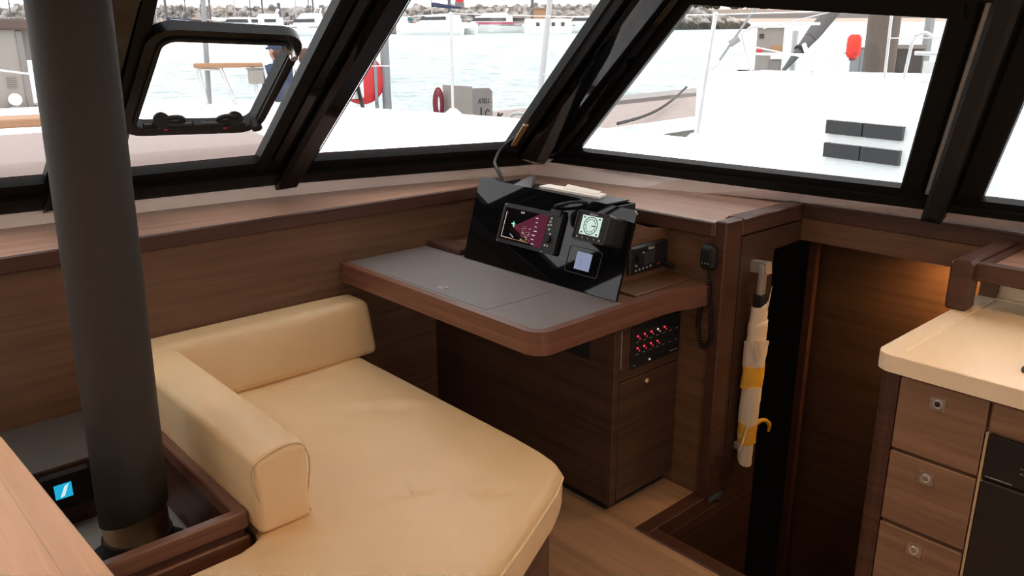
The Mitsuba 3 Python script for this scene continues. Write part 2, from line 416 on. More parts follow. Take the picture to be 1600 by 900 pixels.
def chamfered(key, part, L0, L1, R0, R1, n, u0, u1, o0, o1, c, mat, t0, t1):
    a = [lerp(lerp(L0, L1, t), lerp(R0, R1, t), u) for t in (t0, t1) for u in (u0, u1)]
    w = np.linalg.norm(a[1] - a[0]); k = c / w
    b = [lerp(lerp(L0, L1, t), lerp(R0, R1, t), u) + n * 0 for t in (t0 + 0.03, t1) for u in (u0 + (u1 - u0) * k, u1 - (u1 - u0) * k)]
    obj(part, hull([p + n * o0 for p in a] + [p + n * (o1 - c) for p in a] + [p + n * o1 for p in b]), mat, key)

# window_1 (left of the mast), window_2 (with the hatch), window_3, window_4 (side), window_5 (far right)
struct('window_1', sheet([w1(-1.6, 1.19), w1(0.70, 1.19), w1(0.70, ZT), w1(-1.6, ZT)]), M['pane'])
struct('window_2', sheet([w1(0.74, 1.19), w1(1.40, 1.19), w1(1.36, ZT), w1(0.74, ZT)]), M['pane'])
struct('window_3', sheet([w2(1.42, 1.18), w2(2.50, 1.18), w2(2.26, ZT), w2(1.42, ZT)]), M['pane'])
struct('window_4', sheet([w3(2.50, 1.16), w3(1.0, 1.16), w3(0.85, 1.80), w3(1.66, 1.80)]), M['pane'])
struct('window_5', sheet([w3(0.90, 1.14), w3(-0.6, 1.14), w3(-0.6, 1.80), w3(0.64, 1.80)]), M['pane'])

# bottom rails (two steps each)
def rail(win, pts, n):
    pts = np.array(pts); lo, hi_ = pts[:2], pts[2:]
    obj('bottom_frame', slab(pts, n, -0.025, 0.012), M['frameblack'], win)
    q = [lo[0], lo[1], lerp(lo[1], hi_[0], 0.55), lerp(lo[0], hi_[1], 0.55)]
    obj('bottom_bead', slab(q, n, 0.012, 0.03), M['frameblack'], win)
rail('window_1', [w1(-1.6, 1.118), w1(0.74, 1.118), w1(0.74, 1.206), w1(-1.6, 1.206)], N1)
rail('window_2', [w1(0.74, 1.118), w1(1.42, 1.118), w1(1.40, 1.212), w1(0.74, 1.203)], N1)
rail('window_3', [w2(1.42, 1.118), w2(2.58, 1.118), w2(2.52, 1.196), w2(1.42, 1.200)], N2)
rail('window_4', [w3(2.62, 1.118), w3(0.9, 1.118), w3(0.9, 1.172), w3(2.50, 1.177)], N3)
rail('window_5', [w3(0.95, 1.118), w3(-0.6, 1.118), w3(-0.6, 1.155), w3(0.90, 1.160)], N3)
# heads
obj('head_frame', slab([w1(-1.6, 1.84), w1(1.36, 1.84), w1(1.36, 1.96), w1(-1.6, 1.96)], N1, -0.03, 0.03), M['frameblack'], 'window_2')
obj('head_frame', slab([w2(1.30, 1.84), w2(2.25, 1.84), w2(2.22, 1.96), w2(1.30, 1.96)], N2, -0.03, 0.03), M['frameblack'], 'window_3')
obj('head_frame', slab([w3(1.80, 1.766), w3(0.90, 1.694), w3(0.90, 1.96), w3(1.62, 1.96)], N3, -0.03, 0.035), M['frameblack'], 'window_4')
obj('head_frame', slab([w3(0.90, 1.735), w3(-0.6, 1.735), w3(-0.6, 1.96), w3(0.90, 1.96)], N3, -0.03, 0.035), M['frameblack'], 'window_5')

# pillar between window_1 and window_2
P0 = struct('trim_8', slab([w1(0.60, 1.15), w1(0.84, 1.15), w1(0.775, 1.87), w1(0.66, 1.87)], N1, -0.02, 0.006), M['frameblack'], label='black window pillar behind the mast')
L0, L1, R0, R1 = w1(0.60, 1.15), w1(0.66, 1.87), w1(0.84, 1.15), w1(0.775, 1.87)
chamfered(P0, 'cover', L0, L1, R0, R1, N1, 0.05, 0.60, 0.006, 0.05, 0.012, M['blackgloss'], -0.05, 1.0)
chamfered(P0, 'bead', L0, L1, R0, R1, N1, 0.66, 0.97, 0.006, 0.022, 0.006, M['frameblack'], 0.0, 1.0)
# pillar between window_2 and window_3
L0, L1, R0, R1 = w2(1.312, 1.175), w2(1.272, 1.86), w2(1.524, 1.197), w2(1.482, 1.86)
P1 = struct('trim_9', slab([lerp(L0, L1, -0.08), lerp(R0, R1, -0.1), R1, L1], N2, -0.02, 0.006), M['frameblack'], label='slanted black window pillar right of the hatch')
chamfered(P1, 'bead', L0, L1, R0, R1, N2, 0.0, 0.20, 0.006, 0.03, 0.008, M['frameblack'], -0.03, 1.0)
chamfered(P1, 'cover', L0, L1, R0, R1, N2, 0.50, 0.90, 0.006, 0.055, 0.016, M['blackgloss'], -0.13, 1.0)
chamfered(P1, 'flange', L0, L1, R0, R1, N2, 0.26, 0.47, 0.006, 0.014, 0.004, M['blackgloss'], -0.05, 1.0)
chamfered(P1, 'bead', L0, L1, R0, R1, N2, 0.93, 1.0, 0.004, 0.02, 0.004, M['frameblack'], 0.0, 1.0)
# corner pillar
L0, L1, R0, R1 = w2(2.347, 1.196), w2(2.135, 1.86), np.array([2.612, 2.685, 1.12]), np.array([2.395, 1.79, 1.86])
P2 = struct('trim_10', slab([lerp(L0, L1, -0.06), R0, lerp(R0, R1, 1.0), L1], N2, -0.02, 0.006), M['frameblack'], label='black corner pillar between the front and side windows')
chamfered(P2, 'bead', L0, L1, R0, R1, N2, 0.0, 0.22, 0.006, 0.03, 0.008, M['frameblack'], 0.0, 1.0)
chamfered(P2, 'cover', L0, L1, R0, R1, N2, 0.32, 0.96, 0.006, 0.05, 0.016, M['blackgloss'], -0.02, 1.0)
S0, S1 = w3(2.449, 1.175), w3(1.645, 1.86)
Q0, Q1 = np.array([2.612, 2.685, 1.12]), np.array([2.395, 1.79, 1.86])
obj('side_plate', slab([Q0, w3(2.46, 1.12), S0, S1, Q1], N3, -0.02, 0.006), M['frameblack'], P2)
chamfered(P2, 'side_cover', Q0, Q1, S0, S1, N3, 0.12, 0.62, 0.006, 0.03, 0.01, M['blackgloss'], 0.0, 1.0)
chamfered(P2, 'side_bead', Q0, Q1, S0, S1, N3, 0.72, 1.0, 0.006, 0.026, 0.006, M['frameblack'], 0.05, 1.0)
# pillar between window_4 and window_5
L0, L1, R0, R1 = w3(1.083, 1.174), w3(0.905, 1.86), w3(0.847, 1.159), w3(0.625, 1.86)
P3 = struct('trim_11', slab([lerp(L0, L1, -0.08), lerp(R0, R1, -0.06), R1, L1], N3, -0.02, 0.004), M['frameblack'], label='black pillar at the right end of the side window')
chamfered(P3, 'bead', L0, L1, R0, R1, N3, 0.0, 0.28, 0.004, 0.026, 0.006, M['frameblack'], 0.0, 1.0)
chamfered(P3, 'cover', L0, L1, R0, R1, N3, 0.40, 0.66, 0.004, 0.065, 0.012, M['blackmatte'], -0.11, 1.0)
chamfered(P3, 'painted_glint_strip', L0, L1, R0, R1, N3, 0.312, 0.375, 0.003, 0.014, 0.003, M['alu'], -0.02, 0.84)  # pale strip painted in for light reflected in the pillar gap
chamfered(P3, 'bead', L0, L1, R0, R1, N3, 0.70, 1.0, 0.004, 0.026, 0.006, M['frameblack'], 0.0, 1.0)

# the opening hatch set in window_2
hx = np.array([1.0, 0, 0]) - N1 * N1[0]; hx /= np.linalg.norm(hx); hy = np.cross(N1, hx)
if hy[2] < 0: hy = -hy
H = thing('window_hatch', 'rounded black opening hatch frame set in the front window beside the mast', 'hatch')
hc = w1(1.000, 1.528)
U = lambda u, v, o=0.0: hc + hx * u + hy * v + N1 * o
hz = np.cross(hx, hy); sgn = 1 if hz @ N1 > 0 else -1
def on_h(poly, o0, o1):
    a, b = sorted((sgn * o0, sgn * o1)); return put(extrude(poly, a, b), hc, hx, hy)
HW, HH = 0.452, 0.512
obj('frame', on_h(ring2d(HW, HH, 0.075, 0.040), 0.002, 0.034), M['black'], H, smooth=30)
obj('gasket', on_h(ring2d(HW - 0.06, HH - 0.06, 0.05, 0.012), 0.0, 0.040), M['rubber'], H, smooth=30)
for u in (-0.115, 0.115):
    hk = obj('handle', [cyl(U(u, -0.200, 0.028), U(u - 0.006, -0.150, 0.050), 0.019), cyl(U(u - 0.006, -0.150, 0.046), U(u - 0.008, -0.138, 0.056), 0.024)], M['rubber'], H, smooth=30)
    s = 1 if u < 0 else -1
    loop = [U(u, -0.140, 0.05), U(u + s * 0.025, -0.132, 0.05), U(u + s * 0.055, -0.138, 0.05), U(u + s * 0.062, -0.150, 0.05), U(u + s * 0.045, -0.156, 0.05), U(u + s * 0.015, -0.152, 0.05)]
    obj('lever', tube(spline(loop, 20), 0.0075, 8), M['rubber'], hk, smooth=40)
    obj('button', cyl(U(u + 0.02 * s, -0.205, 0.03), U(u + 0.02 * s, -0.205, 0.045), 0.007, 12), M['red'], hk, label='small red button')
obj('latch_bar', [cyl(U(-0.16, -0.200, 0.036), U(0.16, -0.200, 0.036), 0.010, 10), box(-0.012, 0.012, -0.014, 0.014, -0.01, 0.01).apply_transform(frame_of(U(0, -0.196, 0.036), hx, hy))], M['rubber'], H, smooth=30)
st = obj('stay', [beam(U(0.19, 0.20, 0.05), U(0.175, -0.14, 0.075), 0.014, 0.012, N1, 0.003)], M['rubber'], H)
obj('knob', [cyl(U(0.168, -0.14, 0.06), U(0.168, -0.14, 0.095), 0.017, 14)], M['rubber'], st, smooth=30)
obj('pivot', [cyl(U(0.185, 0.20, 0.03), U(0.185, 0.20, 0.075), 0.012, 12), beam(U(0.15, 0.225, 0.055), U(0.19, 0.19, 0.055), 0.012, 0.01, N1)], M['steel'], st, smooth=30)

# ------------------------------------------------------------------ mast and its well, table
B0, B1 = np.array([0.487, 2.0, 0.478]), np.array([0.523, 1.995, 1.96])
ms = thing('mast_post', 'thick dark brown leather-wrapped mast post rising through the saloon', 'mast')
n_ = 40
pts = [lerp(B0, B1, t) for t in np.linspace(0, 1, 12)]
slv = tube(pts, 0.0845, 48); sv = slv.vertices
sv[:, 2] += np.clip(1 - (sv[:, 2] - 0.478) / 0.1, 0, 1) * 0.022 * ((sv[:, 0] - 0.487) * 0.8 - (sv[:, 1] - 2.0) * 0.6) / 0.0845
obj('sleeve', slv, M['mastsleeve'], ms, smooth=40)
obj('collar', cyl((0.487, 2.0, 0.41), (0.487, 2.0, 0.49), 0.079, 40), M['brass'], ms, smooth=40, label='shiny metal collar under the sleeve')
obj('base_plate', lathe([(0, 0.325), (0.135, 0.325), (0.135, 0.345), (0.09, 0.365), (0.085, 0.415), (0, 0.415)]).apply_translation([0.487, 2.0, 0]), M['blackmatte'], ms, smooth=30)

well = thing('mast_well', 'dark wooden box with raised rim around the foot of the mast', 'box')
zr = 0.553
def rim(p0, p1, w, z0, z1): return beam((*p0, (z0 + z1) / 2), (*p1, (z0 + z1) / 2), w, z1 - z0, b=0.004)
obj('rim', [box(-0.4, 0.657, 1.683, 1.711, 0.507, zr, 0.004), box(0.629, 0.657, 1.695, 2.31, 0.507, zr, 0.004)], M['deskedge'], well, label='raised wooden rim')
obj('side', [box(-0.4, 0.645, 1.689, 1.706, 0.32, 0.515), box(0.634, 0.651, 1.70, 2.31, 0.32, 0.515), box(-0.4, 0.645, 2.31, 2.33, 0.32, 0.508)], M['trim'], well)
obj('bottom', box(-0.4, 0.645, 1.69, 2.32, 0.31, 0.325), M['well'], well)
obj('shelf', box(-0.4, 0.656, 2.312, YF, 0.495, 0.512), M['ledge'], well, label='dark grey ledge behind the mast')
obj('pad', box(0.55, 0.626, 1.76, 2.15, 0.325, 0.34, 0.004), M['well'], well)
obj('lower_panel', [box(-0.4, 0.657, 1.680, 1.70, 0.0, 0.488, 0.004)], M['deskedge'], well)
dv = thing('mast_display', 'small black display with a lit cyan screen at the back of the mast box', 'display')
obj('housing', box(0.335, 0.46, 2.285, 2.309, 0.39, 0.50, 0.006), M['blackmatte'], dv)
obj('screen', box(0.366, 0.41, 2.2835, 2.2855, 0.427, 0.470), M['blackmatte'], dv, emit=(0.004, 0.125, 0.21), label='lit cyan screen')
obj('sail_mark', slab([(0.378, 2.283, 0.432), (0.389, 2.283, 0.434), (0.403, 2.283, 0.468), (0.392, 2.283, 0.462)], (0, -1, 0), 0, 0.001), M['print'], dv, emit=(0.2, 0.24, 0.24), label='white sail-shaped mark')

tb = thing('saloon_table', 'orange-lit wooden saloon table in the lower left corner', 'table')
tp = sg.Polygon([(-0.9, 0.75), (0.31, 0.75), (0.2905, 1.38), (0.256, 2.14), (0.235, 2.19), (0.19, 2.20), (-0.9, 2.20)])
obj('top', extrude(tp.buffer(-0.004), 0.694, 0.72), M['tablewood'], tb)
obj('edge', extrude(tp, 0.682, 0.713), M['tanedge'], tb)
obj('leg', [cyl((-0.35, 1.35, 0.02), (-0.35, 1.35, 0.684), 0.05, 24), lathe([(0, 0), (0.2, 0), (0.2, 0.012), (0.06, 0.03), (0, 0.03)]).apply_translation([-0.35, 1.35, 0])], M['steel'], tb, smooth=30)
obj('inlay_line', [beam((0.235, 0.8, 0.7203), (0.205, 2.12, 0.7203), 0.0015, 0.0012)], M['tanedge'], tb)

# ------------------------------------------------------------------ sofa
ZC = 0.50
corner = [(1.462, 2.62), (1.468, 1.62), (1.462, 1.50), (1.452, 1.43), (1.427, 1.378), (1.346, 1.327), (1.266, 1.288), (1.15, 1.232), (1.023, 1.175), (0.86, 1.11), (0.70, 1.05)]
outl = np.array([(0.680, 2.62), (0.680, 1.70), (0.668, 1.665), (0.635, 1.635), (0.58, 1.615), (0.45, 1.61), (0.2, 1.61), (0.2, 0.93), (0.45, 0.97)] + corner[::-1])
ol = sg.Polygon(outl).buffer(-0.01).buffer(0.01)
ring_len = ol.exterior.length; NS = 260
ring_pts = np.array([ol.exterior.interpolate(i / NS * ring_len).coords[0] for i in range(NS)])
cx, cy = 1.0, 1.46
def crease(x, y, a, b, w, d):
    d = d * 1.9
    a, b = np.array(a), np.array(b); L = b - a; t = np.clip(((x - a[0]) * L[0] + (y - a[1]) * L[1]) / (L @ L), 0, 1)
    dist = np.hypot(x - a[0] - t * L[0], y - a[1] - t * L[1])
    return d * np.exp(-(dist / w) ** 2) * np.sin(np.pi * np.clip(t, 0.02, 0.98))
V, F = [], []
levels = [('side', z) for z in (0.375, 0.40, 0.43, 0.46, 0.468)]
ts = np.r_[0.0, 0.004, 0.009, 0.016, 0.026, 0.038, 0.055, np.linspace(0.08, 1.0, 42)]
for _, z in levels:
    s = 0.985 if z < 0.38 else 1.0
    V.append(np.c_[cx + (ring_pts[:, 0] - cx) * s, cy + (ring_pts[:, 1] - cy) * s, np.full(NS, z)])
for t in ts:
    p = np.c_[cx + (ring_pts[:, 0] - cx) * (1 - t), cy + (ring_pts[:, 1] - cy) * (1 - t)]
    d = t * np.hypot(ring_pts[:, 0] - cx, ring_pts[:, 1] - cy)
    r = 0.034
    z = 0.47 + 0.030 * np.sqrt(1 - np.clip(1 - d / r, 0, 1) ** 2) + 0.006 * np.clip(d / 0.25, 0, 1) ** 0.7
    x, y = p[:, 0], p[:, 1]
    k = np.clip(d / 0.08, 0, 1)
    z = z + k * (crease(x, y, (1.28, 2.10), (1.44, 1.93), 0.022, 0.006) + crease(x, y, (1.12, 2.16), (1.34, 1.95), 0.02, -0.004) + crease(x, y, (1.05, 2.2), (1.30, 2.07), 0.03, 0.005)
                 + crease(x, y, (1.12, 2.28), (1.36, 2.16), 0.028, -0.004) + crease(x, y, (0.95, 1.60), (1.12, 1.52), 0.018, -0.005) + crease(x, y, (1.14, 1.45), (1.26, 1.38), 0.02, -0.005)
                 + crease(x, y, (0.92, 2.45), (1.44, 2.40), 0.05, -0.008))
    z = z + k * 0.006 * (meshkit.fbm(np.c_[x * 4, y * 4, x * 0], 3, 5) - 0.5)
    V.append(np.c_[p, z])
nl = len(V)
for i in range(nl - 1):
    for j in range(NS):
        a, b, c, d = i * NS + j, i * NS + (j + 1) % NS, (i + 1) * NS + (j + 1) % NS, (i + 1) * NS + j
        F += [[a, b, c], [a, c, d]]
V = np.vstack(V); c0 = len(V); V = np.vstack([V, [[cx, cy, 0.375]]])
F += [[c0, (j + 1) % NS, j] for j in range(NS)]
seat = trimesh.Trimesh(V, F, process=False); seat.fix_normals()
sc_ = thing('seat_cushion', 'large cream leather chaise seat cushion with rounded front corner', 'cushion')
obj('cover', seat, M['leather'], sc_, smooth=50)
obj('piping', tube(np.c_[cx + (ring_pts[:, 0] - cx) * 1.001, cy + (ring_pts[:, 1] - cy) * 1.001, np.full(NS, 0.470)], 0.0032, 6, True), M['piping'], sc_, smooth=50, label='raised cream piping')
base = thing('sofa_base', 'dark wooden plinth under the chaise seat cushion', 'sofa base')
bo = ol.buffer(-0.035)
obj('body', extrude(bo, 0.05, 0.372), M['trim'], base)
obj('plinth', extrude(bo.buffer(-0.04), 0.0, 0.05), M['blackmatte'], base)

arm = thing('arm_cushion', 'cream leather bolster cushion along the left of the chaise', 'cushion')
am = softbox(0.663, 0.800, 1.635, 2.488, 0.502, 0.700, 0.016, (10, 30, 12), 0.006)
a_ = am.vertices; a_[:, 2] += 0.012 * np.clip((a_[:, 2] - 0.62) / 0.08, 0, 1) * np.clip(1 - np.abs((a_[:, 0] - 0.745) / 0.07) ** 2, 0, 1)
obj('cover', am, M['leather'], arm, smooth=60)
loop = [(x, 1.636, z) for x, z in ((0.668, 0.51), (0.667, 0.60), (0.668, 0.688), (0.70, 0.702), (0.745, 0.711), (0.783, 0.704), (0.797, 0.685), (0.799, 0.60), (0.797, 0.515))]
obj('seam', tube(spline(loop, 50) - np.array([0, -0.002, 0]), 0.0016, 6), M['seam'], arm, smooth=40, label='stitched seam around its end')
bk = thing('back_cushion', 'cream leather back cushion standing against the wooden front wall', 'cushion')
bm = softbox(0.80 - 0.137, 1.525, 2.508, 2.642, 0.500, 0.703, 0.024, (30, 10, 12), 0.006)
b_ = bm.vertices; b_[:, 1] -= (0.70 - b_[:, 2]) * 0.22 * (b_[:, 1] < 2.58)
b_[:, 0] += (0.70 - b_[:, 2]) * 0.03 * (b_[:, 0] > 1.4)
obj('cover', bm, M['leather'], bk, smooth=60)

# ------------------------------------------------------------------ chart table
ZD = 0.825
dk = thing('chart_table', 'wooden chart table with grey leather top and rounded corner', 'table')
def arc(cx, cy, r, a0, a1, n=8): return [(cx + r * math.cos(R(a)), cy + r * math.sin(R(a))) for a in np.linspace(a0, a1, n)]
def deskpoly(i):
    r = 0.062 - i
    p = [(1.497 + i, 2.648)] + arc(1.497 + i + r, 1.553 + i + r, r, 180, 270) + [(2.02, 1.560 + i)] + [(2.11, 1.557 + i), (2.17, 1.545 + i), (2.22, 1.528 + i), (2.284, 1.517 + i)] + [(2.297, 1.517 + i), (2.297, 2.648)]
    return sg.Polygon(p)
obj('edge', extrude(deskpoly(0.0).difference(deskpoly(0.030)), 0.752, ZD), M['deskedge'], dk, label='dark red-brown wooden edge')
inl = deskpoly(0.030).intersection(sg.box(1.4, 1.0, 1.905, 2.65))
lid = sg.box(1.541, 1.834, 1.832, 2.396)
obj('leather_top', extrude(inl.difference(lid.buffer(0.0016)), 0.80, ZD - 0.001), M['deskleather'], dk, label='grey leather inlay')
ld = obj('lid', extrude(lid, 0.80, ZD - 0.0005), M['deskleather'], dk)
obj('gap', [box(1.538, 1.835, 1.831, 2.399, 0.798, 0.8185)], M['groove'], dk)
obj('latch', [extrude(ring2d(0.034, 0.034, 0.004, 0.007), 0, 0.004).apply_translation([1.585, 2.118, ZD - 0.001]), box(1.580, 1.590, 2.111, 2.125, ZD - 0.001, ZD + 0.001)], M['chrome'], ld, label='square chrome latch')
obj('back_board', extrude(deskpoly(0.030).intersection(sg.box(1.905, 1.0, 2.4, 2.65)), 0.80, ZD - 0.002), M['panel'], dk)
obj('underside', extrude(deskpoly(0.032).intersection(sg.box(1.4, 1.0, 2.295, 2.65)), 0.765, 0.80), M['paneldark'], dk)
obj('rear_strip', box(1.905, 1.99, 2.43, 2.645, ZD - 0.002, ZD + 0.022, 0.004), M['trim'], dk)

cb = thing('desk_cabinet', 'dark wooden cabinet under the chart table with a lock', 'cabinet')
YC = 1.640
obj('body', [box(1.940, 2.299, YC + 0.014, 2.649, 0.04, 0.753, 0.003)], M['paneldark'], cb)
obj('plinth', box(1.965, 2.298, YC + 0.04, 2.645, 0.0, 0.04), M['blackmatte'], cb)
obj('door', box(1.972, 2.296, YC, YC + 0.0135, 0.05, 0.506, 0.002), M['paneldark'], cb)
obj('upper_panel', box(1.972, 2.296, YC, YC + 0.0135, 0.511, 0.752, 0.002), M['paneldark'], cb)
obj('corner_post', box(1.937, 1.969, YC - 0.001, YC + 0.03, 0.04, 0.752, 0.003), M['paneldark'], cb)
obj('lock', lathe([(0, 0), (0.011, 0), (0.012, 0.004), (0.007, 0.012), (0, 0.013)], 20).apply_transform(frame_of((2.115, YC, 0.478), (1, 0, 0), (0, 0, 1))), M['brass'], cb, smooth=30, label='round brass lock')
obj('hinge', box(1.969, 1.973, YC - 0.002, YC + 0.004, 0.56, 0.70, 0.001), M['steel'], cb)
vent = obj('vent_plate', box(1.936, 1.941, 1.752, 1.90, 0.57, 0.665, 0.002), M['blackmatte'], cb, label='black vent plate')
obj('grille', [box(1.933, 1.937, 1.765, 1.86, z, z + 0.006) for z in (0.60, 0.612, 0.624)], M['devgrey'], vent)

sw = thing('switch_panel', 'black breaker switch panel with rows of red lit switches under the chart table', 'switch panel')
SX0, SX1, SZ0, SZ1 = 2.018, 2.287, 0.548, 0.700
obj('plate', box(SX0, SX1, YC - 0.007, YC, SZ0, SZ1, 0.002), M['blackmatte'], sw)
obj('bezel', [box(SX0 + 0.004, SX1 - 0.004, YC - 0.0085, YC - 0.0065, z, z + 0.0015) for z in (SZ0 + 0.024, SZ1 - 0.022)], M['devgrey'], sw)
for r_, (z, lit) in enumerate(((0.655, 'rrrwrdd'), (0.611, 'rrrrddd'))):
    for i, c in enumerate(lit):
        x = SX0 + 0.028 + i * 0.0365
        k = obj('toggle', [cyl((x, YC - 0.006, z), (x, YC - 0.012, z), 0.0055, 10), cyl((x, YC - 0.011, z), (x, YC - 0.018, z + 0.004), 0.0028, 8)], M['devgrey'], sw, smooth=30)
        e = {'r': (0.36, 0.014, 0.03), 'w': (0.20, 0.18, 0.17)}.get(c)
        if e: obj('light', [box(x - 0.0028, x + 0.0028, YC - 0.0105, YC - 0.0068, z + 0.0065, z + 0.0125), box(x - 0.002, x + 0.002, YC - 0.0185, YC - 0.0165, z + 0.001, z + 0.006)], M['red'], k, emit=e, label='lit red lamp' if c == 'r' else 'white lamp')
        obj('caption', box(x - 0.008, x + 0.008, YC - 0.0075, YC - 0.0068, z - 0.014, z - 0.0115), M['printdim'], k)
obj('pilot_lamp', cyl((SX0 + 0.098, YC - 0.006, SZ0 + 0.014), (SX0 + 0.098, YC - 0.010, SZ0 + 0.014), 0.004, 10), M['print'], sw, emit=(0.08, 0.08, 0.08))
obj('plate_print', [box(SX0 + 0.008, SX0 + 0.022, YC - 0.0076, YC - 0.0068, SZ0 + 0.010, SZ0 + 0.013), box(SX1 - 0.055, SX1 - 0.012, YC - 0.0076, YC - 0.0068, SZ0 + 0.012, SZ0 + 0.0155)], M['printdim'], sw)

# ------------------------------------------------------------------ instrument console
KT = 0.35
cn = thing('instrument_console', 'glossy black instrument console standing on the back of the chart table', 'console')
cyd = np.array([KT, 0, 1.0]); cyd /= np.linalg.norm(cyd)
cxd = np.array([0, -1.0, 0]); cnn = np.cross(cxd, cyd)
co = np.array([1.895, 2.41, ZD]) ; CL = 0.305
def C3(u, v, o=0.0): return co + cxd * u + cyd * v + cnn * o
if cnn[0] > 0: raise SystemExit('console normal')
cpoly = sg.Polygon([(0.02, 0.002), (0.80, 0.002), (0.795, CL - 0.025)] + arc(0.775, CL - 0.022, 0.02, 0, 90, 6) + [(0.70, CL), (0.11, CL + 0.012), (0.085, CL + 0.022), (0.0, CL + 0.014)])
obj('front_panel', put(extrude(cpoly, -0.010, 0.0), co, cxd, cyd), M['blackgloss'], cn)
obj('back_tray', [box(2.02, 2.20, 1.80, 2.39, 1.050, 1.056), box(2.19, 2.20, 1.80, 2.39, 1.05, 1.085, 0.002), box(2.01, 2.20, 1.79, 1.80, 1.05, 1.085, 0.002), box(2.02, 2.20, 2.39, 2.40, 1.05, 1.10, 0.002)], M['blackmatte'], cn)
obj('side_panel', hull([C3(0.02, 0.002, -0.01), C3(0.03, 0.002, -0.01), C3(0.0, CL, -0.01), C3(0.012, CL, -0.01), (2.19, 2.40, ZD + 0.002), (2.19, 2.39, ZD + 0.002), (2.19, 2.40, 1.045), (2.19, 2.39, 1.045)]), M['blackgloss'], cn)

def device(name, label, cat, u, v, w, h, depth, r=0.008, mat='devgrey', back=0.0):
    k = thing(name, label, cat)
    obj('housing', put(extrude(rrect(w, h, r), back, depth), C3(u + w / 2, v + h / 2, 0.0), cxd, cyd), M[mat], k, smooth=30)
    return k
# chartplotter: y 2.21 .. 1.913, z .91 .. 1.06
cpu, cpv, cpw, cph = 0.193, 0.095, 0.304, 0.148
cp_ = device('chartplotter', 'wide chartplotter with a dark chart screen on the console', 'chartplotter', cpu, cpv, cpw, cph, 0.016, 0.010)
def scr(k, name, u, v, w, h, o, mat, emit=None, label=None):
    return obj(name, put(extrude(sg.box(0, 0, w, h), o, o + 0.0012), C3(u, v), cxd, cyd), mat, k, emit=emit, label=label)
scu, scv, scw, sch = cpu + 0.014, cpv + 0.014, 0.226, 0.118
sk = scr(cp_, 'screen', scu, scv, scw, sch, 0.016, M['screen'], label='dark glass screen')
def marks(k, name, rects, o, emit, mat='printdim', label=None):
    obj(name, [put(extrude(sg.box(a, b, a + w, b + h), o, o + 0.0006), C3(0, 0), cxd, cyd) for a, b, w, h in rects], M[mat], k, emit=emit, label=label)
ro = np.random.default_rng(11)
marks(sk, 'chart_border', [(scu + 0.010, scv + 0.010, 0.0018, 0.094), (scu + 0.010, scv + 0.008, 0.06, 0.0016)] + [(scu + 0.012, scv + 0.012 + 0.0085 * i, 0.003, 0.0012) for i in range(11)], 0.0172, (0.20, 0.17, 0.11))
marks(sk, 'chart_baseline', [(scu + 0.012, scv + 0.007, 0.148, 0.0014)], 0.0172, (0.20, 0.085, 0.035))
marks(sk, 'boat_symbol', [(scu + 0.058, scv + 0.055, 0.004, 0.016), (scu + 0.050, scv + 0.061, 0.020, 0.0032), (scu + 0.064, scv + 0.051, 0.003, 0.006)], 0.0172, (0.10, 0.42, 0.24), label='green boat symbol')
marks(sk, 'depth_marks', [(scu + 0.055 + 0.006 * i, scv + 0.022 - 0.0028 * i, 0.003, 0.003) for i in range(4)], 0.0172, (0.28, 0.30, 0.31))
marks(sk, 'chart_soundings', [(scu + 0.110 + ro.random() * 0.046, scv + 0.006 + ro.random() * 0.056, 0.002 + 0.006 * ro.random(), 0.0016) for i in range(46)], 0.0172, (0.13, 0.115, 0.05))
marks(sk, 'data_figures', [(scu + 0.166 + 0.006 * ro.random(), scv + 0.006 + 0.0155 * i, 0.008 + 0.010 * ro.random(), 0.003) for i in range(7)], 0.0172, (0.15, 0.15, 0.16))
obj('maker_mark', text_on('B&G', 0.007, C3(scu + 0.085, scv + sch - 0.012, 0.0172), cxd, cyd, 0.0006, True), M['printdim'], sk, emit=(0.10, 0.09, 0.09))
bt = [(0.258, 0.125), (0.256, 0.113), (0.250, 0.100), (0.262, 0.102), (0.258, 0.086), (0.268, 0.07), (0.256, 0.028), (0.268, 0.028)]
for i, (a, b) in enumerate(bt):
    obj('button', cyl(C3(cpu + a, cpv + b, 0.015), C3(cpu + a, cpv + b, 0.019), 0.0042, 12), M['print'], cp_)
kb = obj('control_knob', cyl(C3(cpu + 0.262, cpv + 0.052, 0.015), C3(cpu + 0.262, cpv + 0.052, 0.026), 0.014, 24), M['blackmatte'], cp_, smooth=30)
for a, b in ((0.012, 0.142), (0.006, 0.004), (0.245, 0.004)):
    obj('screw', cyl(C3(cpu + a, cpv + b, 0.014), C3(cpu + a, cpv + b, 0.0168), 0.0025, 8), M['steel'], cp_)
# autopilot display stands proud of the panel
AO = 0.09
au, av, aw, ah = 0.631, 0.168, 0.139, 0.096
ap = device('autopilot_display', 'boxy autopilot display with a lit pale green round compass screen', 'display', au, av, aw, ah, AO, 0.010, 'blackmatte')
asx, asy, asw, ash = au + 0.024, av + 0.020, 0.084, 0.063
a_s = scr(ap, 'screen', asx, asy, asw, ash, AO, M['blackmatte'], (0.18, 0.235, 0.21), 'lit pale green screen')
def annulus(k, name, u, v, ro_, ri, o, mat):
    g = sg.Point(0, 0).buffer(ro_, 32).difference(sg.Point(0, 0).buffer(ri, 32))
    obj(name, put(extrude(g, o, o + 0.0006), C3(u, v), cxd, cyd), mat, k)
annulus(a_s, 'compass_ring', asx + 0.042, asy + 0.0315, 0.0295, 0.0270, AO + 0.0013, M['devgrey'])
annulus(a_s, 'compass_ring', asx + 0.042, asy + 0.0315, 0.0205, 0.0190, AO + 0.0013, M['printdim'])
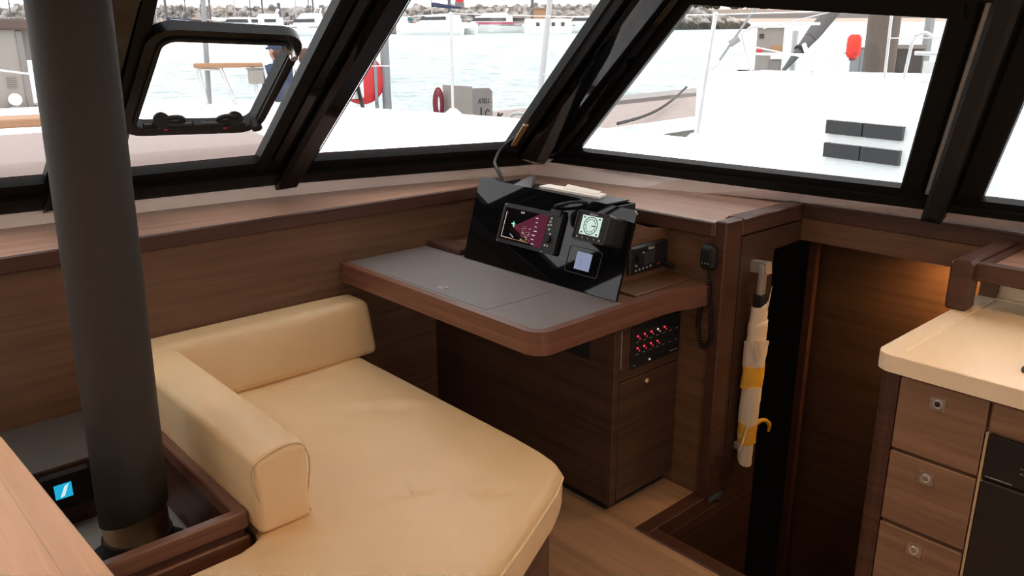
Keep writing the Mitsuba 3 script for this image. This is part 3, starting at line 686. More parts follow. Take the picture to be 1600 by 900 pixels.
obj('heading_marks', [put(extrude(sg.box(-0.0012, 0.019, 0.0012, 0.024), 0, 0.0006), C3(asx + 0.042, asy + 0.0315, AO + 0.0013), cxd * math.cos(t) + cyd * math.sin(t), cyd * math.cos(t) - cxd * math.sin(t)) for t in np.arange(12) * np.pi / 6]
    + [put(extrude(sg.box(0.004, -0.002, 0.02, 0.002), 0, 0.0006), C3(asx + 0.042, asy + 0.0315, AO + 0.0013), cxd, cyd)]
    + [put(extrude(sg.box(0, 0, 0.009, 0.005), 0, 0.0006), C3(asx + a, asy + b, AO + 0.0013), cxd, cyd) for a, b in ((0.005, 0.054), (0.070, 0.054), (0.005, 0.004), (0.070, 0.004))], M['printdim'], a_s)
obj('maker_mark', text_on('B&G', 0.008, C3(au + 0.050, av + ah - 0.0105, AO), cxd, cyd, 0.0006, True, 0.034), M['print'], ap)
for i in range(5):
    obj('button', cyl(C3(au + 0.020 + 0.024 * i, av + 0.010, AO - 0.002), C3(au + 0.020 + 0.024 * i, av + 0.010, AO + 0.0025), 0.0034, 10), M['print' if i in (0, 4) else 'printdim'], ap)
obj('hood', put(extrude(ring2d(aw + 0.003, ah + 0.003, 0.011, 0.005), AO - 0.03, AO + 0.003), C3(au + aw / 2, av + ah / 2), cxd, cyd), M['devgrey'], ap, smooth=30)
# lower square display
bu, bv, bw, bh = 0.554, 0.055, 0.150, 0.092
lw = device('battery_monitor', 'square black battery monitor with a pale blue screen below the autopilot display', 'display', bu, bv, bw, bh, 0.004, 0.008, 'blackgloss')
obj('bezel', put(extrude(ring2d(bw, bh, 0.008, 0.003), 0.003, 0.0055), C3(bu + bw / 2, bv + bh / 2), cxd, cyd), M['devgrey'], lw, smooth=30)
b_s = scr(lw, 'screen', bu + 0.040, bv + 0.016, 0.068, 0.060, 0.004, M['blackmatte'], (0.068, 0.08, 0.117), 'pale blue screen')
marks(b_s, 'figures', [(bu + 0.062, bv + 0.03 + 0.006 * i, 0.007, 0.0035) for i in range(5)], 0.0053, (0.02, 0.03, 0.055))
# lamp arm over the console: curved dark reading light cable
cab = thing('console_cable', 'thin black cable curving from the console up to the corner pillar', 'cable')
obj('wire', tube(spline([(2.12, 2.40, 1.06), (2.13, 2.44, 1.12), (2.16, 2.50, 1.145), (2.25, 2.60, 1.16), (2.315, 2.64, 1.19), (2.33, 2.58, 1.235), (2.318, 2.52, 1.28)], 40), 0.0075, 10), M['rubber'], cab, smooth=40)
sm = thing('pillar_strip', 'short brownish strip set on the front edge of the corner pillar', 'sleeve')
obj('strip', beam(w2(2.335, 1.235) + N2 * 0.034, w2(2.295, 1.335) + N2 * 0.034, 0.026, 0.012, N2, 0.004), M['brass'], sm)  # plain brownish metal strip set on the pillar face
arm2 = thing('reading_lamp', 'thin curved black lamp arm behind the autopilot display', 'lamp')
obj('stem', tube(spline([C3(0.44, 0.255, 0.0), C3(0.455, 0.262, 0.02), C3(0.50, 0.275, 0.035), C3(0.545, 0.29, 0.028), C3(0.57, 0.296, 0.0)], 24), 0.006, 8), M['rubber'], arm2, smooth=40)
obj('head', put(extrude(rrect(0.05, 0.022, 0.004), 0, 0.02), C3(0.462, 0.243, 0.0), cxd, cyd), M['devgrey'], arm2)
# papers on top of the console
fd = thing('document_folder', 'open black document folder lying on top of the console', 'folder')
def quad_sheet(p, t): return hull([np.array(q) + [0, 0, d] for q in p for d in (0, t)])
obj('lower_cover', quad_sheet([(2.06, 2.34, 1.087), (2.20, 2.34, 1.087), (2.20, 1.82, 1.087), (2.06, 1.82, 1.087)], 0.006), M['folder'], fd)
obj('raised_cover', quad_sheet([(2.07, 2.30, 1.094), (2.19, 2.305, 1.124), (2.19, 2.28, 1.12), (2.075, 2.20, 1.094)], 0.006), M['folder'], fd)
pp = thing('paper_stack', 'stack of white papers lying in the black folder on the console', 'papers')
obj('sheets', quad_sheet([(2.135, 2.215, 1.0935), (2.19, 2.215, 1.0935), (2.19, 1.92, 1.0935), (2.125, 1.90, 1.0935)], 0.008), M['pages'], pp)
obj('loose_sheet', quad_sheet([(2.15, 2.10, 1.1018), (2.195, 2.12, 1.110), (2.195, 1.95, 1.104), (2.15, 1.93, 1.1018)], 0.002), M['pages'], pp)

struct('trim_13', box(1.985, 2.296, 1.602, 1.720, ZD - 0.002, ZD + 0.006, 0.002), M['panel'], label='low wooden ledge below the radio')
# radio on its own wooden board at the end of the console
rb = struct('trim_12', put(extrude(sg.Polygon([(2.03, ZD), (2.299, ZD), (2.299, 0.994), (2.27, 0.994), (2.22, 1.0), (2.16, 1.02), (2.10, 1.04), (2.03, 1.044)]), -0.02, 0.0), (0, 1.722, 0), (1, 0, 0), (0, 0, 1)), M['panel'], label='wooden board holding the radio')
rd = thing('marine_radio', 'black marine radio mounted in the wooden board right of the console', 'radio')
def RX(x, z, y=1.722): return np.array([x, y, z])
obj('housing', box(2.078, 2.285, 1.704, 1.722, 0.856, 0.957, 0.006), M['devgrey'], rd)
obj('face', box(2.085, 2.279, 1.701, 1.705, 0.862, 0.951, 0.003), M['blackmatte'], rd)
obj('display', box(2.145, 2.205, 1.699, 1.7015, 0.885, 0.930), M['tinted'], rd)
obj('speaker', [box(2.215, 2.27, 1.6995, 1.7015, z, z + 0.003) for z in np.arange(0.895, 0.94, 0.007)], M['devgrey'], rd)
obj('maker_mark', text_on('B&G', 0.009, (2.168, 1.7008, 0.9365), (1, 0, 0), (0, 0, 1), 0.001, True, 0.032), M['print'], rd)
obj('knob', [cyl((2.115, 1.702, 0.918), (2.115, 1.69, 0.918), 0.012, 20)], M['blackmatte'], rd, smooth=30)
for i in range(5):
    obj('button', cyl((2.103 + 0.02 * i, 1.702, 0.872 + 0.001 * i), (2.103 + 0.02 * i, 1.698, 0.872 + 0.001 * i), 0.0035, 10), M['print'], rd)
obj('button', cyl((2.103, 1.702, 0.890), (2.103, 1.698, 0.890), 0.0035, 10), M['print'], rd)
obj('button', cyl((2.128, 1.692, 0.935), (2.128, 1.688, 0.935), 0.003, 10), M['print'], rd)
obj('red_key', box(2.218, 2.236, 1.698, 1.7015, 0.874, 0.880), M['hose'], rd, label='small dull red key')
obj('cable_plug', cyl((2.262, 1.702, 0.872), (2.262, 1.66, 0.866), 0.011, 14), M['rubber'], rd, smooth=30)

mc = thing('radio_handset', 'black radio handset with curly cord hanging on the wooden side panel', 'handset')
hbox = softbox(2.262, 2.294, 1.497, 1.553, 0.882, 0.966, 0.014, (6, 6, 8), 0.004)
obj('body', hbox, M['blackmatte'], mc, smooth=60)
obj('clip', box(2.290, 2.2995, 1.508, 1.542, 0.89, 0.94, 0.003), M['devgrey'], mc)
obj('grille', [box(2.2595, 2.264, 1.518 + 0.008 * i, 1.522 + 0.008 * i, 0.935, 0.955) for i in range(3)], M['printdim'], mc)
obj('button', [cyl((2.264, 1.515 + 0.012 * i, 0.905), (2.258, 1.515 + 0.012 * i, 0.905), 0.003, 8) for i in range(3)], M['printdim'], mc)
t = np.linspace(0, 1, 500)
cpath = spline([(2.278, 1.526, 0.884), (2.28, 1.522, 0.84), (2.280, 1.508, 0.76), (2.280, 1.499, 0.68), (2.280, 1.504, 0.615), (2.280, 1.522, 0.597), (2.280, 1.545, 0.625), (2.280, 1.551, 0.70), (2.281, 1.546, 0.77), (2.283, 1.548, 0.80), (2.288, 1.560, 0.815)], 500)
tg = np.gradient(cpath, axis=0); tg /= np.linalg.norm(tg, axis=1, keepdims=True)
e1 = np.cross(tg, [1.0, 0, 0]); e1 /= np.linalg.norm(e1, axis=1, keepdims=True); e2 = np.cross(tg, e1)
ang = t * 2 * np.pi * 62; rad = 0.0075 * np.clip(np.minimum(t, 1 - t) * 14, 0.05, 1)
obj('cord', tube(cpath + rad[:, None] * (np.cos(ang)[:, None] * e1 + np.sin(ang)[:, None] * e2), 0.0023, 5), M['rubber'], mc, smooth=50, label='curly black cord')

# ------------------------------------------------------------------ grab handle wrapped in paper
gh = thing('grab_handle', 'vertical chrome grab handle wrapped in white paper and yellow tape beside the stairs', 'handle')
GY = 1.425; gx0, gx1 = 2.462, 2.452
def G(z): return np.array([2.452 + (z - 0.1) * 0.015, GY, z])
obj('top_mount', [hull([(2.455, YST, 0.850), (2.485, YST, 0.850), (2.455, YST, 0.89), (2.485, YST, 0.89), (2.452, GY - 0.02, 0.85), (2.49, GY - 0.02, 0.85), (2.452, GY - 0.015, 0.892), (2.49, GY - 0.015, 0.892)])], M['chrome'], gh)
obj('bar', beam(G(0.885), G(0.16), 0.034, 0.020, (0, 1, 0), 0.005), M['chrome'], gh)
obj('bottom_mount', box(2.44, 2.47, GY, YST, 0.16, 0.19, 0.004), M['chrome'], gh)
obj('grip_end', beam(G(0.775), G(0.70), 0.044, 0.034, (0, 1, 0), 0.004), M['rubber'], gh)
def wrap(z0, z1, r0, r1, seed, lip=0.0, n=14, sides=26):
    r_ = np.random.default_rng(seed); V = []
    for i, s in enumerate(np.linspace(0, 1, n)):
        c = G(z0 + (z1 - z0) * s); rr = r0 + (r1 - r0) * s
        a = np.arange(sides) * 2 * np.pi / sides
        w = rr * (1 + 0.10 * np.sin(a * 2 + seed) + 0.05 * np.sin(3 * a + 4 * s + seed) + 0.05 * (r_.random(sides) - 0.5))
        z = c[2] + (lip * np.sin(a + seed) if i in (0, n - 1) else 0)
        V.append(np.c_[c[0] + w * np.cos(a), c[1] + 0.75 * w * np.sin(a), np.full(sides, 0.0) + z])
    V = np.vstack(V); F = [t for i in range(n - 1) for j in range(sides) for t in ([i * sides + j, i * sides + (j + 1) % sides, (i + 1) * sides + (j + 1) % sides], [i * sides + j, (i + 1) * sides + (j + 1) % sides, (i + 1) * sides + j])]
    m = len(V); V = np.vstack([V, G(z0)[None], G(z1)[None]])
    F += [[m, (j + 1) % sides, j] for j in range(sides)] + [[m + 1, (n - 1) * sides + j, (n - 1) * sides + (j + 1) % sides] for j in range(sides)]
    return trimesh.Trimesh(V, F, process=False)
def flap(pts, t=0.0015): return hull([np.array(p) + [0, d, 0] for p in pts for d in (0, t)])
for i, (z0, z1, ra, rb_, lip) in enumerate(((0.735, 0.655, 0.032, 0.037, 0.008), (0.67, 0.56, 0.038, 0.036, 0.01), (0.60, 0.50, 0.048, 0.042, 0.014), (0.43, 0.275, 0.042, 0.043, 0.004), (0.235, 0.12, 0.040, 0.034, 0.012))):
    obj('paper_wrap', wrap(z0, z1, ra, rb_, i + 2, lip), M['paper'], gh, smooth=50, label='white paper wrap')
for q in ([(2.49, GY - 0.02, 0.735), (2.51, GY - 0.015, 0.80), (2.472, GY - 0.02, 0.70)], [(2.415, GY - 0.015, 0.225), (2.358, GY - 0.03, 0.205), (2.375, GY - 0.03, 0.235), (2.42, GY - 0.02, 0.29)], [(2.42, GY - 0.03, 0.54), (2.395, GY - 0.035, 0.63), (2.43, GY - 0.04, 0.56)]):
    obj('paper_flap', flap(q), M['paper'], gh, label='loose paper flap')
for z0, z1, s in ((0.51, 0.425, 9), (0.285, 0.205, 12)):
    obj('tape', wrap(z0, z1, 0.0435, 0.0435, s, 0.002, 8), M['tape'], gh, smooth=50, label='yellow tape band')
obj('tape_end', tube(spline([(2.488, GY - 0.01, 0.262), (2.525, GY - 0.03, 0.275), (2.547, GY - 0.035, 0.25), (2.552, GY - 0.03, 0.222)], 14), [0.009] * 3 + [0.008] * 8 + [0.006] * 3, 6).apply_scale(1.0), M['tape'], gh, smooth=50, label='loose yellow tape end')

# ------------------------------------------------------------------ galley
gc = thing('galley_cabinet', 'walnut galley cabinet with three drawers on the right', 'cabinet')
XG = 1.935
obj('body', box(XG + 0.018, 2.60, -0.6, 0.751, 0.0, 0.835, 0.004), M['drawer'], gc)
obj('end_panel', [box(XG + 0.03, 2.60, 0.752, 0.772, 0.0, 0.845, 0.003)], M['paneldark'], gc)
obj('corner_post', cat_([cyl((XG + 0.022, 0.748, 0.0), (XG + 0.022, 0.748, 0.842), 0.024, 24), box(XG + 0.001, XG + 0.03, 0.722, 0.748, 0.0, 0.842)]), M['trim'], gc, smooth=30)
zt = [0.838, 0.640, 0.638, 0.437, 0.433, 0.232]
for i in range(3):
    d = obj('drawer', box(XG, XG + 0.02, 0.520, 0.720, zt[2 * i + 1] + 0.003, zt[2 * i] - 0.003, 0.003), M['drawer'], gc)
    zc = zt[2 * i] - 0.045
    fr = obj('latch', [slab([(XG, 0.645, zc - 0.016), (XG, 0.608, zc - 0.016), (XG, 0.608, zc + 0.016), (XG, 0.645, zc + 0.016)], (-1, 0, 0), 0, 0.004)], M['steel'], d, label='square steel push latch')
    g = sg.Point(0, 0).buffer(0.011, 20).difference(sg.Point(0, 0).buffer(0.008, 20))
    obj('ring', put(extrude(g, 0, 0.0025), (XG - 0.004, 0.6265, zc), (0, -1, 0), (0, 0, 1)), M['chrome'], fr)
    obj('button', put(extrude(sg.Point(0, 0).buffer(0.006, 16), 0, 0.002), (XG - 0.004, 0.6265, zc), (0, -1, 0), (0, 0, 1)), M['devgrey' if i == 0 else 'steel'], fr)
obj('drawer', box(XG, XG + 0.02, 0.05, 0.513, 0.765, 0.835, 0.003), M['drawer'], gc)
obj('edge_strip', box(XG + 0.002, XG + 0.014, 0.511, 0.5165, 0.2, 0.760), M['tanedge'], gc, label='pale vertical edging strip')
ov = thing('galley_oven', 'black built-in oven front beside the drawers', 'oven')
obj('control_panel', box(XG + 0.002, XG + 0.016, 0.06, 0.509, 0.645, 0.755, 0.003), M['appliance'], ov)
obj('door', box(XG, XG + 0.016, 0.06, 0.509, 0.20, 0.640, 0.004), M['appliance'], ov)
obj('knob', [cyl((XG + 0.002, y, 0.70), (XG - 0.016, y, 0.70), 0.016, 20) for y in (0.36,)], M['devgrey'], ov, smooth=30)
obj('panel_print', [box(XG - 0.0005, XG + 0.002, 0.445, 0.502, 0.651, 0.653), box(XG + 0.0015, XG + 0.003, 0.425, 0.436, 0.684, 0.686), box(XG + 0.0015, XG + 0.003, 0.425, 0.436, 0.697, 0.699)], M['printdim'], ov)
obj('hinge_screw', cyl((XG + 0.002, 0.507, 0.640), (XG - 0.003, 0.507, 0.640), 0.003, 8), M['steel'], ov)

ct = thing('countertop', 'cream solid-surface galley countertop with rounded corner and raised lip', 'countertop')
def cpoly_(i):
    r = max(0.045 - i, 0.012)
    return sg.Polygon([(2.66 - i, -0.6 + i), (2.66 - i, 0.785 - i)] + arc(1.915 + i + r, 0.785 - i - r, r, 90, 180) + [(1.915 + i, -0.6 + i)])
obj('slab', extrude(cpoly_(0), 0.846, 0.886), M['solid'], ct, smooth=30)
obj('lip', [extrude(cpoly_(0.003).difference(cpoly_(0.052).buffer(-0.0)), 0.884, 0.890)], M['solid'], ct, smooth=30)
lipr = [(*p, 0.887) for p in list(cpoly_(0.0035).exterior.coords)[:-1]]
obj('edge_bead', tube(lipr, 0.0036, 8, True), M['solid'], ct, smooth=50)
obj('backsplash', box(2.62, 2.66, -0.6, 0.735, 0.886, 0.955, 0.006), M['solid'], ct)
hb = thing('hob', 'corner of a dark glass hob at the right edge of the counter', 'hob')
obj('glass', extrude(rrect(0.42, 0.44, 0.02), 0.889, 0.898).apply_translation([2.25, 0.275, 0]), M['hobglass'], hb)
obj('trim', extrude(ring2d(0.43, 0.45, 0.022, 0.008), 0.886, 0.892).apply_translation([2.25, 0.275, 0]), M['blackmatte'], hb)

un = thing('raised_cabinet', 'dark wooden raised cabinet with a recessed top behind the galley counter', 'cabinet')
ZU = 1.035
obj('post', box(2.395, 2.462, 0.745, 0.803, 0.891, ZU - 0.003, 0.006), M['trim'], un)
obj('side_rail', box(2.40, 2.80, 0.748, 0.800, 0.98, ZU, 0.006), M['trim'], un)
obj('front_rail', box(2.425, 2.47, -0.6, 0.748, 0.978, 1.028, 0.004), M['trim'], un)
obj('top_panel', box(2.468, 2.80, -0.6, 0.748, 1.0, 1.016, 0.002), M['shelf'], un)
obj('inner_bead', [box(2.468, 2.80, 0.724, 0.748, 1.012, 1.026, 0.004)], M['trim'], un)
obj('back_panel', box(2.662, 2.68, -0.6, 0.785, 0.0, 0.99), M['panel'], un)
obj('underside', box(2.45, 2.665, -0.6, 0.745, 0.972, 0.999), M['groove'], un)
obj('inner_panel', box(2.60, 2.618, 0.735, 0.78, 0.891, 0.985), M['panel'], un)

# ------------------------------------------------------------------ lamps of the room
def downlight(x, y, k=1.0, label=''):
    t_ = thing('ceiling_downlight', label, 'ceiling light', 'round warm ceiling downlights')
    obj('ring', lathe([(0.036, 1.938), (0.05, 1.938), (0.05, 1.95), (0.036, 1.95), (0.036, 1.938)], 32).apply_translation([x, y, 0]), M['chrome'], t_, smooth=30)
    a = np.arange(24) * 2 * np.pi / 24
    v = np.c_[x + 0.036 * np.cos(a), y + 0.036 * np.sin(a), np.full(24, 1.944)]
    disc = trimesh.Trimesh(np.vstack([v, [[x, y, 1.944]]]), [[24, (i + 1) % 24, i] for i in range(24)], process=False)
    obj('lens', disc, M['print'], t_, emit=LAMP * k * WARM)
for (x, y, k), wh in zip(((0.95, 0.95, 1.3), (1.75, 0.35, 3.0), (-0.35, 1.3, 2.0), (0.9, -0.7, 1.0), (-0.9, -0.4, 1.0), (2.05, -0.5, 1.0)), ('over the chaise end', 'over the galley counter', 'over the saloon table', 'behind the camera in the middle', 'in the rear port corner', 'in the rear galley corner')):
    downlight(x, y, k, 'round warm ceiling downlight ' + wh)
led_ = thing('stair_light', 'small warm strip light hidden under the board over the stairs', 'light')
obj('housing', box(2.84, 2.87, 0.85, 1.05, 0.902, 0.912), M['steel'], led_)
obj('lens', trimesh.Trimesh([(2.842, 0.86, 0.9015), (2.868, 0.86, 0.9015), (2.868, 1.04, 0.9015), (2.842, 1.04, 0.9015)], [[0, 2, 1], [0, 3, 2]], process=False), M['print'], led_, emit=75.0 * np.array([1.0, 0.55, 0.17]))

# ------------------------------------------------------------------ outside: our own deck
# The boat trims slightly bow-down: seen from the cabin the water plane rises by 3.2 cm per metre along the view.
GX, GY_ = 0.0214, 0.0238
def zw(x, y): return -1.05 + GX * x + GY_ * y
def polar(px, d):
    """Plan position at bearing px (picture column at eye level) and distance d, used to set far things out on the water."""
    b = YAW - math.atan((px - 800) / 1254.45 * math.cos(PITCH)); return np.array([d * math.cos(b), d * math.sin(b)])
dkp = sg.Polygon([(-3.5, 3.12), (0.0, 3.10), (0.9, 3.06), (1.88, 2.93), (2.62, 2.72), (2.72, 2.16), (2.90, 1.5), (2.92, -3.0), (3.60, -3.0), (3.66, 1.3), (3.85, 2.0), (4.45, 2.95), (4.88, 3.55), (5.08, 5.7), (4.97, 6.6), (4.62, 8.8), (4.35, 10.2), (3.9, 10.5), (-3.5, 10.5)])
fdk = thing('foredeck', 'broad white deck of our own boat outside the windows', 'deck')
obj('surface', extrude(dkp, 0.90, 0.95), M['nonskid'], fdk)
edge_ = [(x, y, 0.955) for x, y in [(3.60, -3.0), (3.66, 1.3), (3.85, 2.0), (4.45, 2.95), (4.88, 3.55), (5.08, 5.7), (4.97, 6.6), (4.62, 8.8), (4.35, 10.2), (3.9, 10.5), (-3.5, 10.5)]]
obj('toe_rail', tube(edge_, 0.022, 6), M['gelcoat'], fdk, smooth=40)
obj('hull_side', ribbon([(x, y, 0.92) for x, y, _ in edge_[:10]], [(x - 0.15, y, zw(x, y) - 0.2) for x, y, _ in edge_[:10]]), M['gelcoat'], fdk)
obj('drain', lathe([(0, 0.949), (0.055, 0.949), (0.05, 0.956), (0, 0.953)], 24).apply_translation([1.85, 4.74, 0]) if False else lathe([(0, 0.949), (0.055, 0.949), (0.05, 0.956), (0, 0.953)], 24).apply_translation([1.72, 4.06, 0.0]), M['steel'], fdk, smooth=30)
sp_ = thing('foredeck_sunpad', 'long rounded beige sunpad lying across the foredeck outside the front window', 'sunpad')
sm_ = softbox(-0.9, 2.5, 4.25, 5.85, 0.952, 1.10, 0.07, (30, 16, 4), 0.02)
sm_.vertices[:, 0] += np.clip((sm_.vertices[:, 0] - 0.5) / 2.0, 0, 1) * (-0.38 + 0.24 * (sm_.vertices[:, 1] - 4.25))
obj('cover', sm_, M['sunpad'], sp_, smooth=60)
hw = thing('deck_cleat', 'small grey deck fitting near the corner of the front window', 'cleat')
obj('base', box(2.90, 3.12, 3.18, 3.26, 0.95, 0.965, 0.004), M['galv'], hw)
obj('horn', [cyl((2.94, 3.22, 0.96), (2.94, 3.22, 1.0), 0.014), cyl((3.08, 3.22, 0.96), (3.08, 3.22, 1.0), 0.014), cyl((2.86, 3.22, 1.0), (3.16, 3.22, 1.0), 0.014)], M['galv'], hw, smooth=30)

def stanchion(x, y, h, label, tilt=(0, 0), r=0.0135):
    k = thing('stanchion', label, 'stanchion', 'guardrail posts along our deck edge')
    obj('post', cyl((x, y, 0.96), (x + tilt[0], y + tilt[1], 0.95 + h), r, 12), M['inox'], k, smooth=30)
    obj('foot', lathe([(0, 0.95), (0.10, 0.95), (0.08, 0.985), (0.03, 1.03), (0, 1.03)], 20).apply_translation([x, y, 0]), M['gelcoat'], k, smooth=30)
    obj('cap', trimesh.creation.icosphere(2, r * 1.25).apply_translation([x + tilt[0], y + tilt[1], 0.95 + h]), M['inox'], k, smooth=True)
    return np.array([x + tilt[0], y + tilt[1], 0.95 + h])
s1 = stanchion(4.95, 6.36, 0.96, 'thin steel guardrail post on our deck left of the grey pedestal')
s2 = stanchion(4.72, 3.34, 0.86, 'steel guardrail post seen through the right window before the wooden dock', (0.06, -0.06), 0.015)
s3 = stanchion(4.70, 9.1, 0.9, 'steel guardrail post near the bow behind the window pillar')
tp_ = thing('tall_deck_pole', 'tall white pole on our deck edge near the corner pillar', 'pole')
obj('pole', cyl((4.93, 5.15, 0.95), (5.12, 5.06, 2.9), 0.024, 14), M['alu'], tp_, smooth=30)
obj('fitting', trimesh.creation.icosphere(2, 0.07).apply_scale([1, 1, 0.6]).apply_translation([4.98, 5.10, 1.96 + 0.09]), M['tan'], tp_, smooth=True)
for z, lab in ((0.0, 'upper'), (-0.47, 'lower')):
    ln = thing('lifeline', f'{lab} thin white lifeline wire along our deck edge', 'wire')
    o_ = np.array([0, 0, z])
    obj('wire', tube([s3 + o_, s1 + o_, (s1 + s2) / 2 + o_ + [0.1, 0, -0.02], s2 + o_, s2 + o_ + [0.05, -6, -0.02]], 0.0045, 6), M['gelcoat'], ln)
# bow seat of our pulpit
bs = thing('teak_bench', 'teak bow bench on steel tube legs standing on the foredeck', 'seat')
def PD(px, py, d):
    c = [(px - 800) / 1254.45, -(py - 450) / 1254.45]; v = fwd + rt * c[0] + up * c[1]; v = v / math.hypot(v[0], v[1]); return EYE + v * d
a_, b_ = np.array([3.78, 9.79, 1.385]), np.array([4.47, 9.48, 1.385])
obj('plank', beam(a_ + [0, 0, 0.02], b_ + [0.02, 0, 0.02], 0.30, 0.05, b=0.012), M['teak'], bs)
for (x, y, x2, y2) in ((3.80, 9.72, 3.86, 9.72), (4.02, 9.60, 4.14, 9.55), (4.36, 9.50, 4.40, 9.45)):
    obj('leg', cyl((x, y, 1.375), (x2, y2, 0.95), 0.022, 12), M['inox'], bs, smooth=30)
obj('under_rail', cyl(a_ + [0.02, -0.06, -0.015], a_ + [0.26, -0.17, -0.03], 0.016, 10), M['inox'], bs, smooth=30)
bp = thing('bow_pole', 'upright grey pole behind the teak bow bench', 'pole')
obj('pole', cyl((3.98, 9.95, 0.95), (4.05, 9.95, 2.4), 0.03, 12), M['galv'], bp, smooth=30)
bd = thing('bow_brace', 'thin slanted white tube beside the teak bow bench', 'pole')
obj('tube', cyl((4.56, 9.40, 0.95), (4.38, 9.50, 1.95), 0.017, 10), M['gelcoat'], bd, smooth=30)
bxg = thing('bow_box', 'small grey box at the end of the teak bow bench', 'box')
obj('body', box(4.28, 4.44, 9.36, 9.46, 1.19, 1.36, 0.01), M['pedestal'], bxg)
obj('lid', box(4.27, 4.45, 9.35, 9.47, 1.355, 1.372, 0.004), M['pedestal2'], bxg)
# things at the far left, behind and left of the mast
ts_ = thing('teak_step', 'pale teak step on the deck at the left edge beside the mast', 'step')
obj('board', beam((0.70, 6.95, 1.10), (1.72, 6.82, 1.10), 0.42, 0.06, b=0.01), M['teak'], ts_)
obj('riser', [box(0.9, 0.95, 6.8, 7.0, 0.95, 1.08), box(1.5, 1.55, 6.75, 6.95, 0.95, 1.08)], M['gelcoat'], ts_)
gr_ = thing('deck_grating', 'white ribbed deck grating below the teak step', 'grating')
for i in range(11):
    obj('slat', beam((0.75, 5.98 + 0.055 * i, 1.0), (1.6, 5.98 + 0.055 * i, 1.0), 0.035, 0.03), M['gelcoat'], gr_)
obj('frame', [box(0.70, 0.75, 5.95, 6.56, 0.95, 1.015), box(1.60, 1.65, 5.95, 6.56, 0.95, 1.015)], M['gelcoat'], gr_)
tw = thing('dock_tower', 'beige dock cabinet with vents and dark capping beam left of the mast', 'cabinet')
tx, ty = polar(12, 11.0); zt_ = zw(tx, ty) + 0.5
obj('body', box(tx - 0.5, tx + 0.10, ty - 0.2, ty + 0.5, zt_, 1.80), M['pedestal'], tw)
obj('cap', box(tx - 0.9, tx + 0.62, ty - 0.3, ty + 0.6, 1.80, 1.92, 0.02), M['darkwood'], tw)
obj('corner_strip', box(tx + 0.06, tx + 0.13, ty - 0.22, ty - 0.16, zt_, 1.80, 0.01), M['pedestal2'], tw)
for i in range(6):
    obj('vent', box(tx - 0.10, tx + 0.0, ty - 0.215, ty - 0.20, 1.18 + 0.022 * i, 1.192 + 0.022 * i), M['pedestal2'], tw)
obj('lamp', trimesh.creation.icosphere(2, 0.07).apply_translation([tx - 0.06, ty - 0.27, 1.06]), M['gelcoat'], tw, smooth=True)
obj('bracket', box(tx - 0.12, tx + 0.0, ty - 0.30, ty - 0.2, 0.62, 0.99, 0.01), M['galv'], tw)
obj('wing', box(tx + 0.15, tx + 0.42, ty - 0.1, ty + 0.3, 1.48, 1.80), M['pedestal2'], tw)
obj('wing_lower', box(tx + 0.17, tx + 0.48, ty - 0.1, ty + 0.3, zt_, 0.98), M['pedestal2'], tw)
obj('line', cyl((tx - 0.4, ty - 0.35, 1.42), (tx + 0.8, ty - 0.35, 1.22), 0.012, 6), M['gelcoat'], tw)

# ------------------------------------------------------------------ pontoon and what stands on it
def zp(x, y): return zw(x, y) + 0.5
pn = thing('pontoon', 'grey-brown planked wooden pontoon beyond the bow', 'pontoon')
px0, px1, py0, py1 = -12.0, 22.0, 10.9, 15.0
nb = 20
for i in range(nb):
    y0 = py0 + (py1 - py0) * i / nb; y1 = y0 + (py1 - py0) / nb - 0.02
    v = [(x, y, zp(x, y) + d) for x in (px0, px1) for y in (y0, y1) for d in (-0.05, 0.0)]
    obj('plank', hull(v), M['plank'], pn)
for y0, y1 in ((py0 - 0.16, py0 - 0.02), (py1, py1 + 0.14)):
    obj('edge_beam', hull([(x, y, zp(x, y) + d) for x in (px0, px1) for y in (y0, y1) for d in (-0.22, 0.04)]), M['gelcoat'], pn)
obj('float', hull([(x, y, zp(x, y) + d) for x in (px0, px1) for y in (py0, py1) for d in (-0.55, -0.06)]), M['pedestal2'], pn)
kerb = thing('pontoon_kerb', 'flat grey boards raised along the far side of the pontoon', 'boards')
obj('board', hull([(x, y, zp(x, y) + d) for x in (14.6, 22) for y in (14.0, 14.9) for d in (0.0, 0.10)]), M['pedestal2'], kerb)
mr = thing('mooring_line', 'dark mooring rope running over the pontoon outside the right window', 'rope')
r0, r1 = np.array([11.2, 9.6, zp(11.2, 9.6) + 0.35]), np.array([19.5, 14.2, zp(19.5, 14.2) + 0.25])
obj('line', tube([lerp(r0, r1, t) + [0, 0, -0.35 * math.sin(math.pi * t) * 0.5] for t in np.linspace(0, 1, 12)], 0.03, 6), M['rope'], mr, smooth=40)

# lifebuoy on its stand
bc = np.array([7.10, 11.48, 1.10]); vdir = bc - EYE; vdir[2] = 0; vdir /= np.linalg.norm(vdir); side = np.array([vdir[1], -vdir[0], 0])
lbz = zp(bc[0], bc[1])
lb = thing('lifebuoy', 'round red lifebuoy housing standing on the pontoon left of the grey steel post', 'lifebuoy')
ca = -vdir * 0.9 + side * 0.35; ca /= np.linalg.norm(ca); cs = np.cross([0, 0, 1], ca)
obj('disc', lathe([(0, -0.06), (0.34, -0.06), (0.385, -0.03), (0.385, 0.03), (0.34, 0.07), (0.2, 0.085), (0, 0.085)], 48).apply_transform(frame_of(bc, cs, (0, 0, 1))), M['red'], lb, smooth=40)
obj('label_plate', put(extrude(rrect(0.30, 0.46, 0.05), 0.086, 0.094), bc + cs * -0.16 + np.array([0, 0, -0.06]), cs, (0, 0, 1)), M['gelcoat'], lb, label='white label plate')
obj('strap', put(extrude(sg.box(-0.025, -0.34, 0.025, 0.34), 0.088, 0.10), bc + cs * 0.20, cs, (0, 0, 1)), M['galv'], lb)
